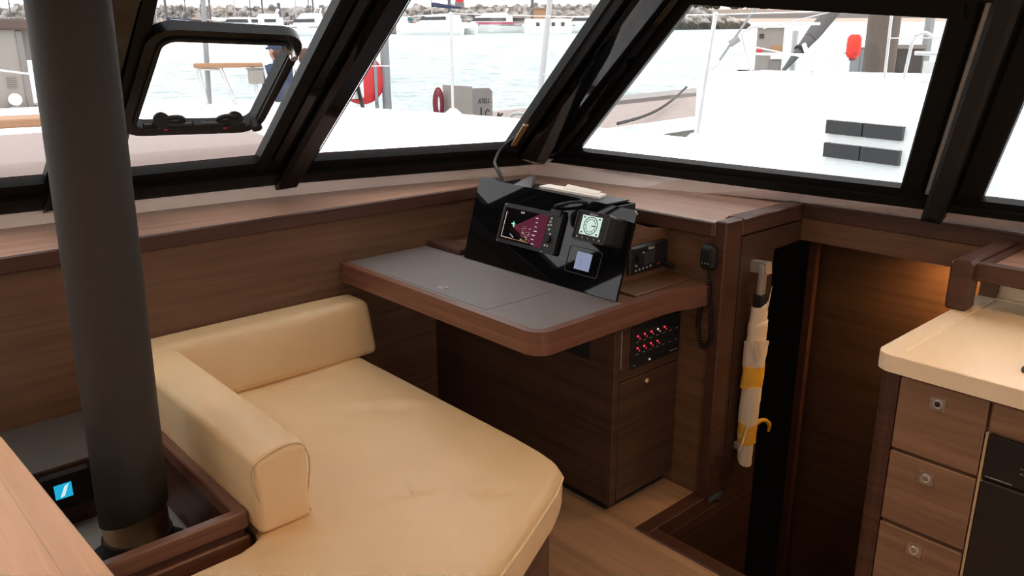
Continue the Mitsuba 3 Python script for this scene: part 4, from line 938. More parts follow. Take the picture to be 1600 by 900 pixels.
obj('post', [cyl((bc[0] + cs[0] * o, bc[1] + cs[1] * o, lbz), (bc[0] + cs[0] * o, bc[1] + cs[1] * o, bc[2] + 0.2), 0.03, 10) for o in (0.24,)], M['galv'], lb)
obj('brace', cyl(bc + ca * 0.12 + cs * -0.12 + np.array([0, 0, -0.1]), (bc[0] + ca[0] * 0.3 + cs[0] * 0.02, bc[1] + ca[1] * 0.3 + cs[1] * 0.02, lbz + 0.1), 0.03, 10), M['rubber'], lb)
def post(name, label, cat, px, d, r, ztop, mat, group=None, cap=True):
    x, y = polar(px, d); k = thing(name, label, cat, group)
    obj('pile', cyl((x, y, zw(x, y) - 1.5), (x, y, ztop), r, 20), M[mat], k, smooth=40)
    if cap: obj('cap', lathe([(0, ztop + r * 0.5), (r * 0.6, ztop + r * 0.3), (r * 1.06, ztop), (r * 1.06, ztop - 0.05), (0, ztop - 0.05)], 20).apply_translation([x, y, 0]), M[mat], k, smooth=40)
    return x, y
post('steel_post', 'thick pale grey steel post right of the red lifebuoy', 'post', 602, 13.6, 0.072, 1.95, 'galv')
# service pedestal with lettering
pc, pl, pr_ = np.array([8.54, 10.45]), np.array([8.66, 11.32]), np.array([9.07, 10.42])
pc = np.array([8.60, 10.52]); pl = polar(692, 14.3); pr_ = polar(770, 13.75)
pz0, pz1 = zp(*pc), 0.94
pd = thing('service_pedestal', 'grey dock service pedestal with lettering and a red hose at its side', 'pedestal')
back = pl + pr_ - pc + vdir[:2] * 0.0
obj('left_face', hull([(p[0], p[1], z) for p in (pl, pc, pl + vdir[:2] * 0.12, pc + vdir[:2] * 0.12) for z in (pz0, pz1 + 0.03)]), M['pedestal'], pd)
rdir = (pr_ - pc) / np.linalg.norm(pr_ - pc); wR = np.linalg.norm(pr_ - pc); nR = np.array([rdir[1], -rdir[0]]);
if nR @ vdir[:2] > 0: nR = -nR
rf = sg.Polygon([(0, 0), (wR, 0), (wR, pz1 - pz0 - 0.05), (wR - 0.06, pz1 - pz0), (0, pz1 - pz0)])
zdir = np.cross([rdir[0], rdir[1], 0], [0, 0, 1])
dd = (0, -0.12) if zdir[:2] @ nR > 0 else (0.12, 0)
obj('right_face', put(extrude(rf, min(dd), max(dd)), (pc[0], pc[1], pz0), (rdir[0], rdir[1], 0), (0, 0, 1)), M['pedestal2'], pd)
def on_face(m, u, z): return put(m, (pc[0] + rdir[0] * u + nR[0] * 0.004, pc[1] + rdir[1] * u + nR[1] * 0.004, z), (rdir[0], rdir[1], 0), (0, 0, 1))
tm = meshkit.text_mesh('ATELL', 0.075, 0.003, True); tm.apply_scale([0.6 * wR / tm.extents[0], 1, 1]); tm.apply_transform(np.array([[1, 0.18, 0, 0], [0, 1, 0, 0], [0, 0, 1, 0], [0, 0, 0, 1.0]]))
obj('lettering', on_face(tm, 0.26 * wR, 0.70), M['marks'], pd, label='dark lettering')
gl = sg.LineString([(0.0, 0.26), (0.0, 0.06)] + [(0.045 + 0.045 * math.cos(a), 0.05 - 0.045 * math.sin(a)) for a in np.linspace(math.pi, 2 * math.pi, 8)[2:-2]] ).buffer(0.012)
g2 = shapely.union_all([sg.LineString([(0.0, 0.27), (0.0, 0.13)]).buffer(0.013, cap_style='flat'), sg.LineString([(0.0, 0.10)] + [(0.05 - 0.05 * math.cos(a), 0.05 - 0.05 * math.sin(a)) for a in np.linspace(0, math.pi, 10)] + [(0.10, 0.12)]).buffer(0.013, cap_style='flat'),
                        sg.LineString([(0.085, 0.15), (0.085, 0.20), (0.12, 0.235), (0.155, 0.20)]).buffer(0.011, cap_style='flat')])
obj('pictogram', on_face(extrude(g2, 0, 0.003), 0.42 * wR, 0.36), M['marks'], pd, label='dark hook-shaped mark')
hc_ = np.array([*polar(684, 14.25), 0.66])
for i in range(4):
    th = np.linspace(0, 2 * np.pi, 28, endpoint=False)
    obj('hose_loop', tube(np.array([hc_ + side * (0.085 - 0.018 * i) * np.cos(t_) + np.array([0, 0, (0.26 - 0.035 * i) * np.sin(t_)]) - vdir * (0.03 * i) for t_ in th]), 0.016, 6, True), M['hose'], pd, smooth=40, label='dark red hose loop')
cr = thing('mooring_cleat', 'small dark cleat with chain right of the grey pedestal', 'cleat')
cx_, cy_ = polar(780, 13.2); cz_ = zp(cx_, cy_)
obj('base', box(cx_ - 0.12, cx_ + 0.12, cy_ - 0.05, cy_ + 0.05, cz_, 0.40, 0.01), M['galv'], cr)
obj('horn', [cyl((cx_ - 0.14, cy_, 0.44), (cx_ + 0.08, cy_, 0.56), 0.02, 8), cyl((cx_ - 0.06, cy_, 0.38), (cx_ + 0.0, cy_, 0.58), 0.018, 8)], M['marks'], cr)
hp = thing('dock_hoop', 'low white hoop on the pontoon left of the corner pillar', 'hoop')
q0, q1 = polar(796, 12.6), polar(826, 12.6)
obj('hoop', tube([(q0[0], q0[1], zp(*q0)), (q0[0], q0[1], 0.52), (*(q0 * 0.85 + q1 * 0.15), 0.60), (*(q0 * 0.5 + q1 * 0.5), 0.62), (*(q0 * 0.1 + q1 * 0.9), 0.60), (q1[0], q1[1], 0.5), (q1[0], q1[1], zp(*q1))], 0.03, 8), M['alu'], hp, smooth=40)

# two people standing on the pontoon
def person(px, d, face_deg, jacket, hairmat, label, hat=None, height=1.74):
    x, y = polar(px, d); z0 = zp(x, y); k = thing('person', label, 'person'); s = height / 1.74
    a = R(face_deg); F_, S_ = np.array([math.cos(a), math.sin(a), 0]), np.array([-math.sin(a), math.cos(a), 0])
    P_ = lambda f, l, h: np.array([x, y, z0]) + (F_ * f + S_ * l + np.array([0, 0, h])) * s
    def chain(bones, sm=6, edge=0.035):
        ms_ = []
        for (p, rp, q, rq) in bones:
            pts = [np.asarray(c) + r_ * s * v for c, r_ in ((p, rp), (q, rq)) for v in trimesh.creation.icosphere(2, 1.0).vertices]
            h_ = trimesh.convex.convex_hull(np.array(pts)); ms_.append(manifold3d.Manifold(manifold3d.Mesh(np.asarray(h_.vertices, np.float32), np.asarray(h_.faces, np.uint32))))
        mm = manifold3d.Manifold.batch_boolean(ms_, manifold3d.OpType.Add).refine_to_length(edge).to_mesh()
        t_ = trimesh.Trimesh(mm.vert_properties[:, :3], mm.tri_verts, process=True)
        return trimesh.smoothing.filter_taubin(t_, iterations=sm)
    torso = [(P_(0, 0, 0.95), .14, P_(0, 0, 1.15), .135), (P_(0, -.06, 1.15), .12, P_(0, -.09, 1.34), .115), (P_(0, .06, 1.15), .12, P_(0, .09, 1.34), .115), (P_(0, -.13, 1.40), .07, P_(0, .13, 1.40), .07), (P_(0, 0, 1.42), .07, P_(.01, 0, 1.50), .06)]
    armb = []
    for l in (-1, 1):
        armb += [(P_(0, l * .19, 1.39), .065, P_(-.02, l * .25, 1.12), .05), (P_(-.02, l * .25, 1.12), .05, P_(.14, l * .22, .92), .038)]
    obj('jacket', chain(torso + armb), M[jacket], k, smooth=60)
    legs = []
    for l in (-1, 1):
        legs += [(P_(0, l * .085, .95), .105, P_(.01, l * .10, .50), .068), (P_(.01, l * .10, .50), .066, P_(-.02, l * .11, .09), .045), (P_(-.02, l * .11, .06), .045, P_(.15, l * .13, .035), .035)]
    obj('trousers', chain(legs), M['trousers'], k, smooth=60)
    hd = P_(.02, 0, 1.62)
    hb_ = [(P_(.005, 0, 1.47), .055, P_(.015, 0, 1.56), .055), (P_(.01, 0, 1.645), .092, P_(.045, 0, 1.60), .075), (P_(.06, 0, 1.555), .045, P_(.05, 0, 1.60), .06), (P_(.105, 0, 1.61), .014, P_(.118, 0, 1.592), .016)]
    for l in (-1, 1): hb_ += [(P_(.01, l * .085, 1.61), .018, P_(.0, l * .092, 1.635), .016)]
    body = obj('head', chain(hb_, 3, .018), M['skin'], k, smooth=60)
    for l in (-1, 1): obj('eye', trimesh.creation.icosphere(2, .011 * s).apply_translation(P_(.104, l * .034, 1.632)), M['marks'], body, smooth=True)
    obj('mouth', beam(P_(.108, -.022, 1.562), P_(.108, .022, 1.562), .006, .008), M['hose'], body)
    for l in (-1, 1):
        w = P_(.15, l * .22, .905); hb2 = [(w, .032, P_(.20, l * .215, .865), .036)]
        for i_, (o, ln) in enumerate(((-.026, .07), (-.009, .078), (.009, .074), (.026, .06))):
            p0 = P_(.205, l * .215 + o, .86); p1 = P_(.205 + ln * .5, l * .215 + o * 1.1, .835); p2 = P_(.205 + ln * .75, l * .215 + o * 1.1, .80)
            hb2 += [(p0, .010, p1, .0095), (p1, .0095, p2, .0085)]
        hb2 += [(P_(.175, l * .19, .89), .013, P_(.20, l * .165, .865), .011), (P_(.20, l * .165, .865), .011, P_(.225, l * .165, .845), .0095)]
        obj('hand', chain(hb2, 2, .008), M['skin'], k, smooth=60)
    hair = [(P_(-.012, 0, 1.665), .098, P_(-.03, 0, 1.60), .09)]
    if hat:
        obj('cap', chain([(P_(.0, 0, 1.68), .10, P_(.03, 0, 1.685), .095), (P_(.07, -.04, 1.672), .02, P_(.17, -.03, 1.655), .012), (P_(.07, .04, 1.672), .02, P_(.17, .03, 1.655), .012)], 3, .02), M[hat], k, smooth=60, label='dark blue cap')
        hair = [(P_(-.03, 0, 1.60), .085, P_(-.03, 0, 1.57), .075)]
    obj('hair', chain(hair, 3, .02), M[hairmat], k, smooth=60)
person(434, 12.0, 105, 'bluejacket', 'hair', 'person in a dark blue cap and jacket seen through the open hatch frame', 'bluejacket', 1.86)
person(479, 12.9, -10, 'blackjacket', 'hair', 'brown-haired person in a black jacket between the hatch and the slanted pillar', None, 1.72)

# ------------------------------------------------------------------ the white catamaran moored alongside
nbt = thing('moored_catamaran', 'big white catamaran moored alongside, filling the right window', 'boat')
xs_ = 6.5
def hull_loft(stations, xc, half, zdeck, zk):
    """stations: (y, half-width factor, deck height)."""
    V = []; prof = [(-1.0, 1.0), (-1.03, 0.82), (-1.02, 0.55), (-0.85, 0.22), (-0.35, 0.0), (0.35, 0.0), (0.85, 0.22), (1.02, 0.55), (1.03, 0.82), (1.0, 1.0)]
    for y, wf, zd in stations:
        zb = zk(y)
        for u, h in prof:
            V.append((xc + half * wf * u, y, zb + (zd - zb) * h))
    m = len(prof); F = []
    for i in range(len(stations) - 1):
        for j in range(m):
            a, b, c, d = i * m + j, i * m + (j + 1) % m, (i + 1) * m + (j + 1) % m, (i + 1) * m + j
            F += [[a, b, c], [a, c, d]]
    for e, st in ((0, 1), ((len(stations) - 1) * m, -1)):
        for j in range(1, m - 1): F.append([e, e + j, e + j + 1][::st])
    t_ = trimesh.Trimesh(np.array(V), F, process=False); t_.fix_normals(); return t_
sts = [(-9.0, 0.9, 1.30), (-4.0, 1.0, 1.31), (0.0, 1.0, 1.33), (2.0, 1.0, 1.345), (3.2, 0.93, 1.355), (4.0, 0.78, 1.36), (4.6, 0.52, 1.365), (4.95, 0.26, 1.37), (5.12, 0.05, 1.37)]
obj('hull', hull_loft(sts, 7.25, 0.75, 1.3, lambda y: zw(7, y) - 0.3), M['gelcoat'], nbt, smooth=35)
hw_ = 6.5 - 0.02
for z0, z1, ya, yb in ((0.905, 1.015, 3.30, 2.66), (0.712, 0.83, 3.30, 2.66)):
    xa, xb_ = 7.25 - 0.75 * 0.935 * 1.03, 7.25 - 0.75 * 0.975 * 1.03
    dz = -0.012
    for (ta, tb_) in ((0.0, 0.49), (0.505, 1.0)):
        obj('hull_window', slab([(lerp(xa, xb_, ta), lerp(ya, yb, ta), z0 + dz * ta), (lerp(xa, xb_, tb_), lerp(ya, yb, tb_), z0 + dz * tb_), (lerp(xa, xb_, tb_), lerp(ya, yb, tb_), z1 + dz * tb_), (lerp(xa, xb_, ta), lerp(ya, yb, ta), z1 + dz * ta)], (-1, 0, 0), -0.02, 0.03), M['tinted'], nbt, label='dark hull window')
obj('hull', hull_loft(sts, 12.9, 0.75, 1.3, lambda y: zw(12.9, y) - 0.3), M['gelcoat'], nbt, smooth=35)
obj('bridge_deck', box(7.6, 12.5, -9.0, 0.6, 0.6, 1.30, 0.05), M['gelcoat'], nbt)
obj('cross_beam', cyl((8.1, 4.60, 1.2), (12.9, 4.62, 1.15), 0.06, 14), M['gelcoat'], nbt, smooth=30)
obj('cross_beam', cyl((7.2, 4.62, 1.33), (8.1, 4.60, 1.30), 0.05, 14), M['rubber'], nbt, smooth=30, label='dark bow cross beam')
def ntube(pts, r=0.0125, name='rail'): obj(name, tube(pts, r, 8), M['inox'], nbt, smooth=40)
ntube([(7.3, 4.55, 1.36), (7.25, 4.65, 1.72), (7.28, 4.58, 1.78), (7.35, 4.2, 1.80), (7.35, 3.9, 1.80)], 0.014)
ntube([(7.27, 4.60, 1.53), (7.3, 3.6, 1.52)])
ntube([(7.4, 3.95, 1.37), (7.46, 4.1, 1.62)], 0.022)
for y in (2.9, 1.2, -0.8): ntube([(6.58, y, 1.34), (6.56, y, 1.98)])
ntube([(6.56, 4.0, 1.75), (6.56, 2.9, 1.97), (6.56, 1.2, 1.97), (6.56, -3.0, 1.95)], 0.005, 'lifeline')
ntube([(6.56, 2.9, 1.66), (6.56, 1.2, 1.66), (6.56, -3.0, 1.65)], 0.005, 'lifeline')
ntube([(6.58, 2.75, 1.35), (6.57, 2.72, 1.62), (6.57, 2.70, 1.68), (6.57, 2.63, 1.70), (6.57, 2.55, 1.66)], 0.014)
ntube([(6.6, 2.70, 1.55), (6.6, 2.33, 1.54)], 0.016)
ntube([(6.6, 2.38, 1.66), (6.62, 2.24, 1.36)], 0.016)
obj('seat_pad', softbox(6.5, 6.64, 2.46, 2.62, 1.34, 1.375, 0.015, (4, 4, 2)), M['gelcoat'], nbt, smooth=40)
fs = obj('furled_sail', tube([lerp((9.09, 5.24, 1.30), (10.79, 4.54, 3.3), t) for t in np.linspace(0, 1, 10)], [0.02, 0.05, 0.085, 0.09, 0.09, 0.09, 0.09, 0.08, 0.07, 0.06], 12), M['uvstrip'], nbt, smooth=40, label='dark grey furled headsail')
obj('furler_drum', [cyl(lerp((9.09, 5.24, 1.30), (10.79, 4.54, 3.3), 0.12), lerp((9.09, 5.24, 1.30), (10.79, 4.54, 3.3), 0.132), 0.075, 16), cyl(lerp((9.09, 5.24, 1.30), (10.79, 4.54, 3.3), 0.19), lerp((9.09, 5.24, 1.30), (10.79, 4.54, 3.3), 0.20), 0.075, 16)], M['rubber'], fs, smooth=30)
by = obj('bridle_wire', tube([(7.28, 5.02, 1.36), (7.30, 4.92, 1.47)], 0.018, 8), M['steel'], nbt, smooth=30)
obj('bridle_wire', tube([(7.30, 4.92, 1.47), (7.70, 4.35, 2.6)], 0.012, 8), M['galv'], nbt, smooth=30)
obj('bridle_wire', tube([(7.36, 4.83, 1.64), (8.2, 4.0, 1.40)], 0.008, 6), M['gelcoat'], nbt, smooth=30)
obj('turnbuckle', [cyl((7.35, 4.85, 1.62), (7.40, 4.78, 1.68), 0.035, 10), cyl((7.49, 4.64, 2.02), (7.53, 4.59, 2.12), 0.028, 10)], M['galv'], nbt, smooth=30)
rbg = thing('red_bag', 'bright red rescue bag hanging on the guardrail of the moored catamaran', 'bag')
obj('bag', softbox(6.50, 6.58, 3.115, 3.205, 1.515, 1.685, 0.028, (6, 6, 8), 0.008), M['redcloth'], rbg, smooth=60)
obj('drawstring', [box(6.52, 6.56, 3.135, 3.185, 1.49, 1.518, 0.008), box(6.495, 6.585, 3.11, 3.21, 1.545, 1.552)], M['hose'], rbg)
gb = thing('grey_locker', 'small grey locker behind the red bag', 'locker')
lx, ly = polar(1345, 14.0)
obj('body', box(lx - 0.1, lx + 0.1, ly - 0.08, ly + 0.08, zp(lx, ly), 1.56, 0.01), M['galv'], gb)
obj('lid', box(lx - 0.11, lx + 0.11, ly - 0.09, ly + 0.09, 1.54, 1.57, 0.005), M['pedestal2'], gb)
# second pedestal, big pile and posts behind the catamaran
p2 = thing('tall_pedestal', 'tall grey dock pedestal in a white frame behind the catamaran bow', 'pedestal')
ax, ay = polar(1207, 16.0); w_ = 0.27
f2 = np.array([math.cos(math.atan2(ay, ax)), math.sin(math.atan2(ay, ax)), 0]); r2 = np.array([f2[1], -f2[0], 0]); o2 = np.array([ax, ay, 0])
def fbx(u0, u1, z0, z1, d0, d1, b=0.0): return put(box(u0, u1, z0, z1, -d1, -d0, b), o2, r2, (0, 0, 1))
obj('body', fbx(-0.26, 0.20, zp(ax, ay), 1.90, -0.1, 0.3), M['pedestal'], p2)
obj('frame_post', fbx(0.22, 0.30, zp(ax, ay), 1.94, -0.14, 0.05), M['gelcoat'], p2)
obj('frame_top', fbx(-0.30, 0.30, 1.90, 1.96, -0.16, 0.1), M['gelcoat'], p2)
obj('inset', fbx(0.0, 0.18, 1.42, 1.60, -0.12, -0.1), M['tan'], p2)
obj('socket', fbx(-0.22, -0.14, 1.72, 1.80, -0.12, -0.1), M['marks'], p2)
obj('lower_door', fbx(-0.02, 0.18, 0.9, 1.33, -0.12, -0.1), M['pedestal2'], p2)
obj('shelf', fbx(0.0, 0.2, 1.36, 1.42, -0.16, -0.1), M['gelcoat'], p2)
obj('red_valve', trimesh.creation.icosphere(2, 0.05).apply_translation(o2 - f2 * 0.15 - r2 * 0.2 + np.array([0, 0, 1.5])), M['red'], p2, smooth=True, label='small red valve')
post('mooring_pile', 'thick brown-grey steel mooring pile right of the red bag', 'pile', 1379, 13.5, 0.225, 4.0, 'rust')
post('slim_post', 'slim grey post right of the thick mooring pile', 'post', 1450, 15.0, 0.07, 3.0, 'galv')
post('lamp_post', 'short grey post left of the furled headsail', 'post', 1243, 17.0, 0.055, 1.86, 'alu')
dbx = thing('dark_box', 'dark box with a white frame behind the catamaran guardrail', 'box')
ax, ay = polar(1421, 15.0); o2 = np.array([ax, ay, 0]); f2 = np.array([ax, ay, 0]) / math.hypot(ax, ay); r2 = np.array([f2[1], -f2[0], 0])
obj('body', fbx(-0.22, 0.22, zp(ax, ay), 1.56, -0.1, 0.3, 0.02), M['tinted'], dbx)
obj('frame', fbx(-0.25, 0.25, 1.54, 1.60, -0.12, 0.32), M['pedestal2'], dbx)

# ------------------------------------------------------------------ water, breakwater, harbour boats, far shore
wq = [(x, y, zw(x, y)) for x, y in ((-60, -60), (700, -60), (700, 700), (-260, 700), (-60, 100))]
wpoly = sg.Polygon([q[:2] for q in wq]).difference(sg.Polygon([(-3.4, -40), (3.3, -40), (3.4, 1.6), (4.5, 3.6), (4.6, 8.3), (4.2, 9.9), (3.9, 10.2), (-3.4, 10.2)]))
wm = extrude(wpoly, 0.0, 0.01); wm.vertices[:, 2] += -0.01 + zw(wm.vertices[:, 0], wm.vertices[:, 1])
obj('harbour_water', wm, M['water'], None, label='pale green rippled harbour water', cat='water', kind='stuff')

def W(px, d, h=0.0):
    x, y = polar(px, d); return np.array([x, y, zw(x, y) + h])
# breakwater: an earth core and a mound of boulders
bwk = [(-160, 215), (60, 195), (240, 185), (480, 178), (640, 175), (830, 172), (960, 172), (1040, 178), (1100, 186), (1165, 195)]
hgt = [5.2, 5.2, 5.2, 5.1, 5.0, 5.1, 5.3, 5.1, 4.0, 0.6]
bw = thing('breakwater', 'long breakwater of pale boulders across the harbour', 'breakwater')
core_pts = [W(p, d) for p, d in bwk]
sec = []
for (p, d), h in zip(bwk, hgt):
    a0 = W(p, d - 4); a1 = W(p, d, h * 0.9); a2 = W(p, d + 5, h * 0.9); a3 = W(p, d + 10); sec.append([a0, a1, a2, a3])
sec = np.array(sec)
obj('core', cat_([ribbon(sec[:, i], sec[:, i + 1]) for i in range(3)]), M['rock'], bw, kind='stuff')
ico = trimesh.creation.icosphere(1, 1.0); RK = []
rk = np.random.default_rng(5)
seg = np.linspace(0, len(bwk) - 1.001, 2000)
for t_ in seg:
    i = int(t_); f_ = t_ - i
    h = hgt[i] * (1 - f_) + hgt[i + 1] * f_
    s = rk.random(); base_ = (sec[i, 0] * (1 - f_) + sec[i + 1, 0] * f_) * (1 - s) + (sec[i, 1] * (1 - f_) + sec[i + 1, 1] * f_) * s
    r_ = rk.uniform(0.45, 0.95)
    v = ico.vertices * (1 + 0.35 * (rk.random((len(ico.vertices), 1)) - 0.5)) * rk.uniform(0.7, 1.3, 3) * r_
    RK.append(trimesh.Trimesh(v + base_, ico.faces, process=False))
obj('boulders', RK, M['rock'], bw, kind='stuff')

def place(m, px, d, yaw, h=0.0):
    o = W(px, d, h); m = m.copy(); c, s = math.cos(yaw), math.sin(yaw)
    m.apply_transform(np.array([[c, -s, 0, o[0]], [s, c, 0, o[1]], [0, 0, 1, o[2]], [0, 0, 0, 1]])); return m
def hullm(L, B, fb_, sheer=0.25):
    xs = np.array([-0.5, -0.3, 0, 0.25, 0.4, 0.48, 0.5]) * L; ws = np.array([0.85, 0.97, 1, 0.85, 0.5, 0.15, 0.02]) * B / 2
    prof = [(-1, 1), (-0.95, 0.4), (-0.7, -0.15), (0, -0.3), (0.7, -0.15), (0.95, 0.4), (1, 1)]
    V = [(x, w * u, (fb_ + sheer * max(x / L, 0) ** 2 * 2) * h if h > 0 else h) for x, w in zip(xs, ws) for u, h in prof]; m = len(prof); F = []
    for i in range(len(xs) - 1):
        for j in range(m): a, b, c, d = i * m + j, i * m + (j + 1) % m, (i + 1) * m + (j + 1) % m, (i + 1) * m + j; F += [[a, b, c], [a, c, d]]
    for e, st in ((0, 1), ((len(xs) - 1) * m, -1)):
        for j in range(1, m - 1): F.append([e, e + j, e + j + 1][::st])
    t_ = trimesh.Trimesh(np.array(V, float), F, process=False); t_.fix_normals(); return t_
VIEW = lambda px: YAW - math.atan((px - 800) / 1254.45 * math.cos(PITCH))
def trapz(x0, x1, y, z0, z1, i0, i1, iy): return hull([(x0, -y, z0), (x1, -y, z0), (x0, y, z0), (x1, y, z0), (x0 + i0, -y + iy, z1), (x1 - i1, -y + iy, z1), (x0 + i0, y - iy, z1), (x1 - i1, y - iy, z1)])
def sailboat(px, d, L, turn, label, cover='navy', mast_h=None, hullmat='gelcoat', mast_r=0.09, boom=True):
    k = thing('sailboat', label, 'sailboat', 'boats moored along the breakwater'); yw = VIEW(px) + R(turn); P_ = lambda m: place(m, px, d, yw)
    obj('hull', P_(hullm(L, L * 0.3, 1.15)), M[hullmat], k, smooth=40)
    obj('cabin', P_(trapz(-0.18 * L, 0.22 * L, L * 0.09, 1.05, 1.65, 0.1, 0.9, 0.15)), M['gelcoat'], k)
    obj('cabin_window', P_(trapz(-0.12 * L, 0.14 * L, L * 0.09 - 0.02, 1.28, 1.46, 0.05, 0.2, 0.03)), M['tinted'], k)
    mh = mast_h or L * 1.3
    obj('mast', P_(cyl((0.08 * L, 0, 1.1), (0.08 * L, 0, mh), mast_r, 8)), M['mastgrey'], k)
    if boom: obj('sail_cover', P_(tube([(0.07 * L, 0, 2.6), (-0.1 * L, 0, 2.45), (-0.34 * L, 0, 2.35)], [0.28, 0.22, 0.10], 8)), M[cover], k, smooth=40)
    obj('forestay', P_(cyl((0.49 * L, 0, 1.3), (0.09 * L, 0, mh * 0.96), 0.035, 5)), M['alu'], k)
    obj('backstay', P_(cyl((-0.48 * L, 0, 1.2), (0.08 * L, 0, mh), 0.02, 4)), M['alu'], k)
    return k
def motorboat(px, d, L, turn, label, accent='gelcoat', fly=True, hullmat='gelcoat'):
    k = thing('motorboat', label, 'motorboat', 'boats moored along the breakwater'); yw = VIEW(px) + R(turn); P_ = lambda m: place(m, px, d, yw)
    obj('hull', P_(hullm(L, L * 0.32, 1.45, 0.6)), M[hullmat], k, smooth=40)
    obj('rub_rail', P_(hull([(x, y * L * 0.155, z) for x in (-0.46 * L, 0.2 * L) for y in (-1, 1) for z in (1.15, 1.3)])), M['pedestal2'], k)
    c = obj('cabin', P_(trapz(-0.36 * L, 0.16 * L, L * 0.13, 1.35, 2.75, 0.1, 1.3, 0.2)), M[accent], k)
    obj('cabin_window', P_(trapz(-0.28 * L, 0.13 * L, L * 0.131, 1.95, 2.45, 0.05, 0.5, 0.07)), M['tinted'], c)
    if fly:
        f_ = obj('flybridge', P_(trapz(-0.30 * L, 0.02 * L, L * 0.11, 2.75, 3.3, 0.0, 0.5, 0.1)), M['gelcoat'], k)
        obj('arch', P_(cat_([beam((-0.26 * L, s * L * 0.1, 3.2), (-0.30 * L, s * L * 0.08, 4.0), 0.25, 0.12) for s in (-1, 1)] + [beam((-0.30 * L, -L * 0.08, 4.0), (-0.30 * L, L * 0.08, 4.0), 0.25, 0.12)])), M['gelcoat'], f_)
    obj('bow_rail', P_(cat_([tube([(0.1 * L, s * L * 0.13, 2.2), (0.35 * L, s * L * 0.08, 2.4), (0.48 * L, 0, 2.5)], 0.03, 5) for s in (-1, 1)])), M['inox'], k)
    return k
def catamaran(px, d, L, turn, label, mast_h=16, cover='navy'):
    k = thing('catamaran', label, 'catamaran', 'boats moored along the breakwater'); yw = VIEW(px) + R(turn); P_ = lambda m: place(m, px, d, yw)
    for s in (-1, 1):
        h_ = hullm(L, L * 0.13, 1.7); h_.apply_translation([0, s * L * 0.21, 0]); obj('hull', P_(h_), M['gelcoat'], k, smooth=40)
    obj('bridge_deck', P_(box(-0.42 * L, 0.2 * L, -0.2 * L, 0.2 * L, 0.9, 1.8)), M['gelcoat'], k)
    c = obj('cabin', P_(trapz(-0.3 * L, 0.18 * L, L * 0.2, 1.75, 3.0, 0.3, 1.6, 0.4)), M['gelcoat'], k)
    obj('cabin_window', P_(trapz(-0.25 * L, 0.17 * L, L * 0.2 - 0.08, 2.15, 2.65, 0.1, 0.7, 0.16)), M['tinted'], c)
    obj('mast', P_(cyl((0.06 * L, 0, 2.9), (0.06 * L, 0, mast_h), 0.11, 8)), M['alu'], k)
    obj('sail_cover', P_(tube([(0.05 * L, 0, 4.6), (-0.15 * L, 0, 4.3), (-0.38 * L, 0, 4.0)], [0.38, 0.3, 0.16], 8)), M[cover], k, smooth=40)
    obj('forestay', P_(cyl((0.46 * L, 0, 1.8), (0.07 * L, 0, mast_h * 0.9), 0.04, 5)), M['alu'], k)
    return k
sailboat(275, 159, 10.5, 70, 'white sailboat with a thick dark mast above the left end of the hatch', 'navy', 17, mast_r=0.22)
motorboat(310, 152, 8.0, 95, 'low tan-roofed motorboat just above the hatch frame', 'tan', False)
sailboat(345, 148, 12.0, 85, 'white sailboat with a pale folded sail above the middle of the hatch', 'gelcoat', 17, mast_r=0.16)
motorboat(372, 140, 12.5, 90, 'long low white motorboat close above the hatch frame', 'gelcoat', False)
motorboat(410, 146, 10.5, 80, 'white motorboat with dark side windows right of the hatch middle', 'gelcoat', True)
sailboat(425, 156, 11.5, 95, 'white sailboat behind the motorboats above the hatch corner', 'navy', 16, mast_r=0.15)
motorboat(478, 136, 9.5, 60, 'white boat with a dark waterline at the left side of the slanted pillar', 'gelcoat', True)
sailboat(503, 150, 11.0, 95, 'sailboat with a dark blue sail cover half behind the slanted pillar', 'navy', 17, mast_r=0.14)
motorboat(612, 146, 8.5, 60, 'pale grey motorboat right of the slanted pillar beside the teal cover', 'gelcoat', False, 'pedestal')
sailboat(631, 147, 7.0, 120, 'small boat under a teal cover beside the white catamaran', 'tealcloth', 12, 'tealcloth', 0.06)
catamaran(684, 138, 12.0, 62, 'white catamaran with a dark blue boom cover in front of the breakwater', 16)
motorboat(756, 150, 15.0, 88, 'white motor yacht with a pink-red stripe at the middle of the front window', 'gelcoat', True, 'gelcoat')
yk = [k_ for k_ in labels if k_.startswith('motorboat')][-1]
obj('stripe', place(trapz(-5.5, 1.2, 2.45, 1.35, 1.75, 0.0, 0.2, 0.02), 756, 150, VIEW(756) + R(88)), M['pinkhull'], yk, label='pink-red stripe')
motorboat(806, 154, 8.0, 70, 'small grey motorboat between the motor yacht and the houseboat', 'pedestal', False)
hbk = thing('houseboat', 'white houseboat with a tan cabin left of the corner pillar', 'houseboat', None)
ph = lambda m: place(m, 858, 144, VIEW(858) + R(-92))
obj('hull', ph(box(-4.0, 4.0, -1.6, 1.6, -0.2, 2.3, 0.15)), M['gelcoat'], hbk)
obj('cabin', ph(box(-2.4, 0.4, -1.3, 1.3, 2.3, 3.9)), M['tan'], hbk)
obj('roof', ph(box(-3.4, 3.6, -1.6, 1.6, 3.9, 4.05)), M['pedestal2'], hbk)
for a_ in (-2.0, 0.6, 2.2): obj('window', ph(box(a_, a_ + 0.6, -1.64, 1.64, 1.1, 1.7)), M['tinted'], hbk)
motorboat(903, 146, 7.5, 85, 'small white motorboat at the left side of the corner pillar', 'gelcoat', False)
for i, (px, d, zt_, r_) in enumerate(((323, 168, 9.2, 0.30), (442, 166, 9.4, 0.32), (705, 160, 9.8, 0.30), (833, 158, 12.5, 0.28))):
    post('dock_pile', ('dark dock pile above the hatch frame', 'dark dock pile between hatch and slanted pillar', 'dark dock pile right of the catamaran mast', 'tall dark dock pile left of the houseboat')[i], 'pile', px, d, r_, zt_, 'mastgrey', 'dark piles of the far dock', False)
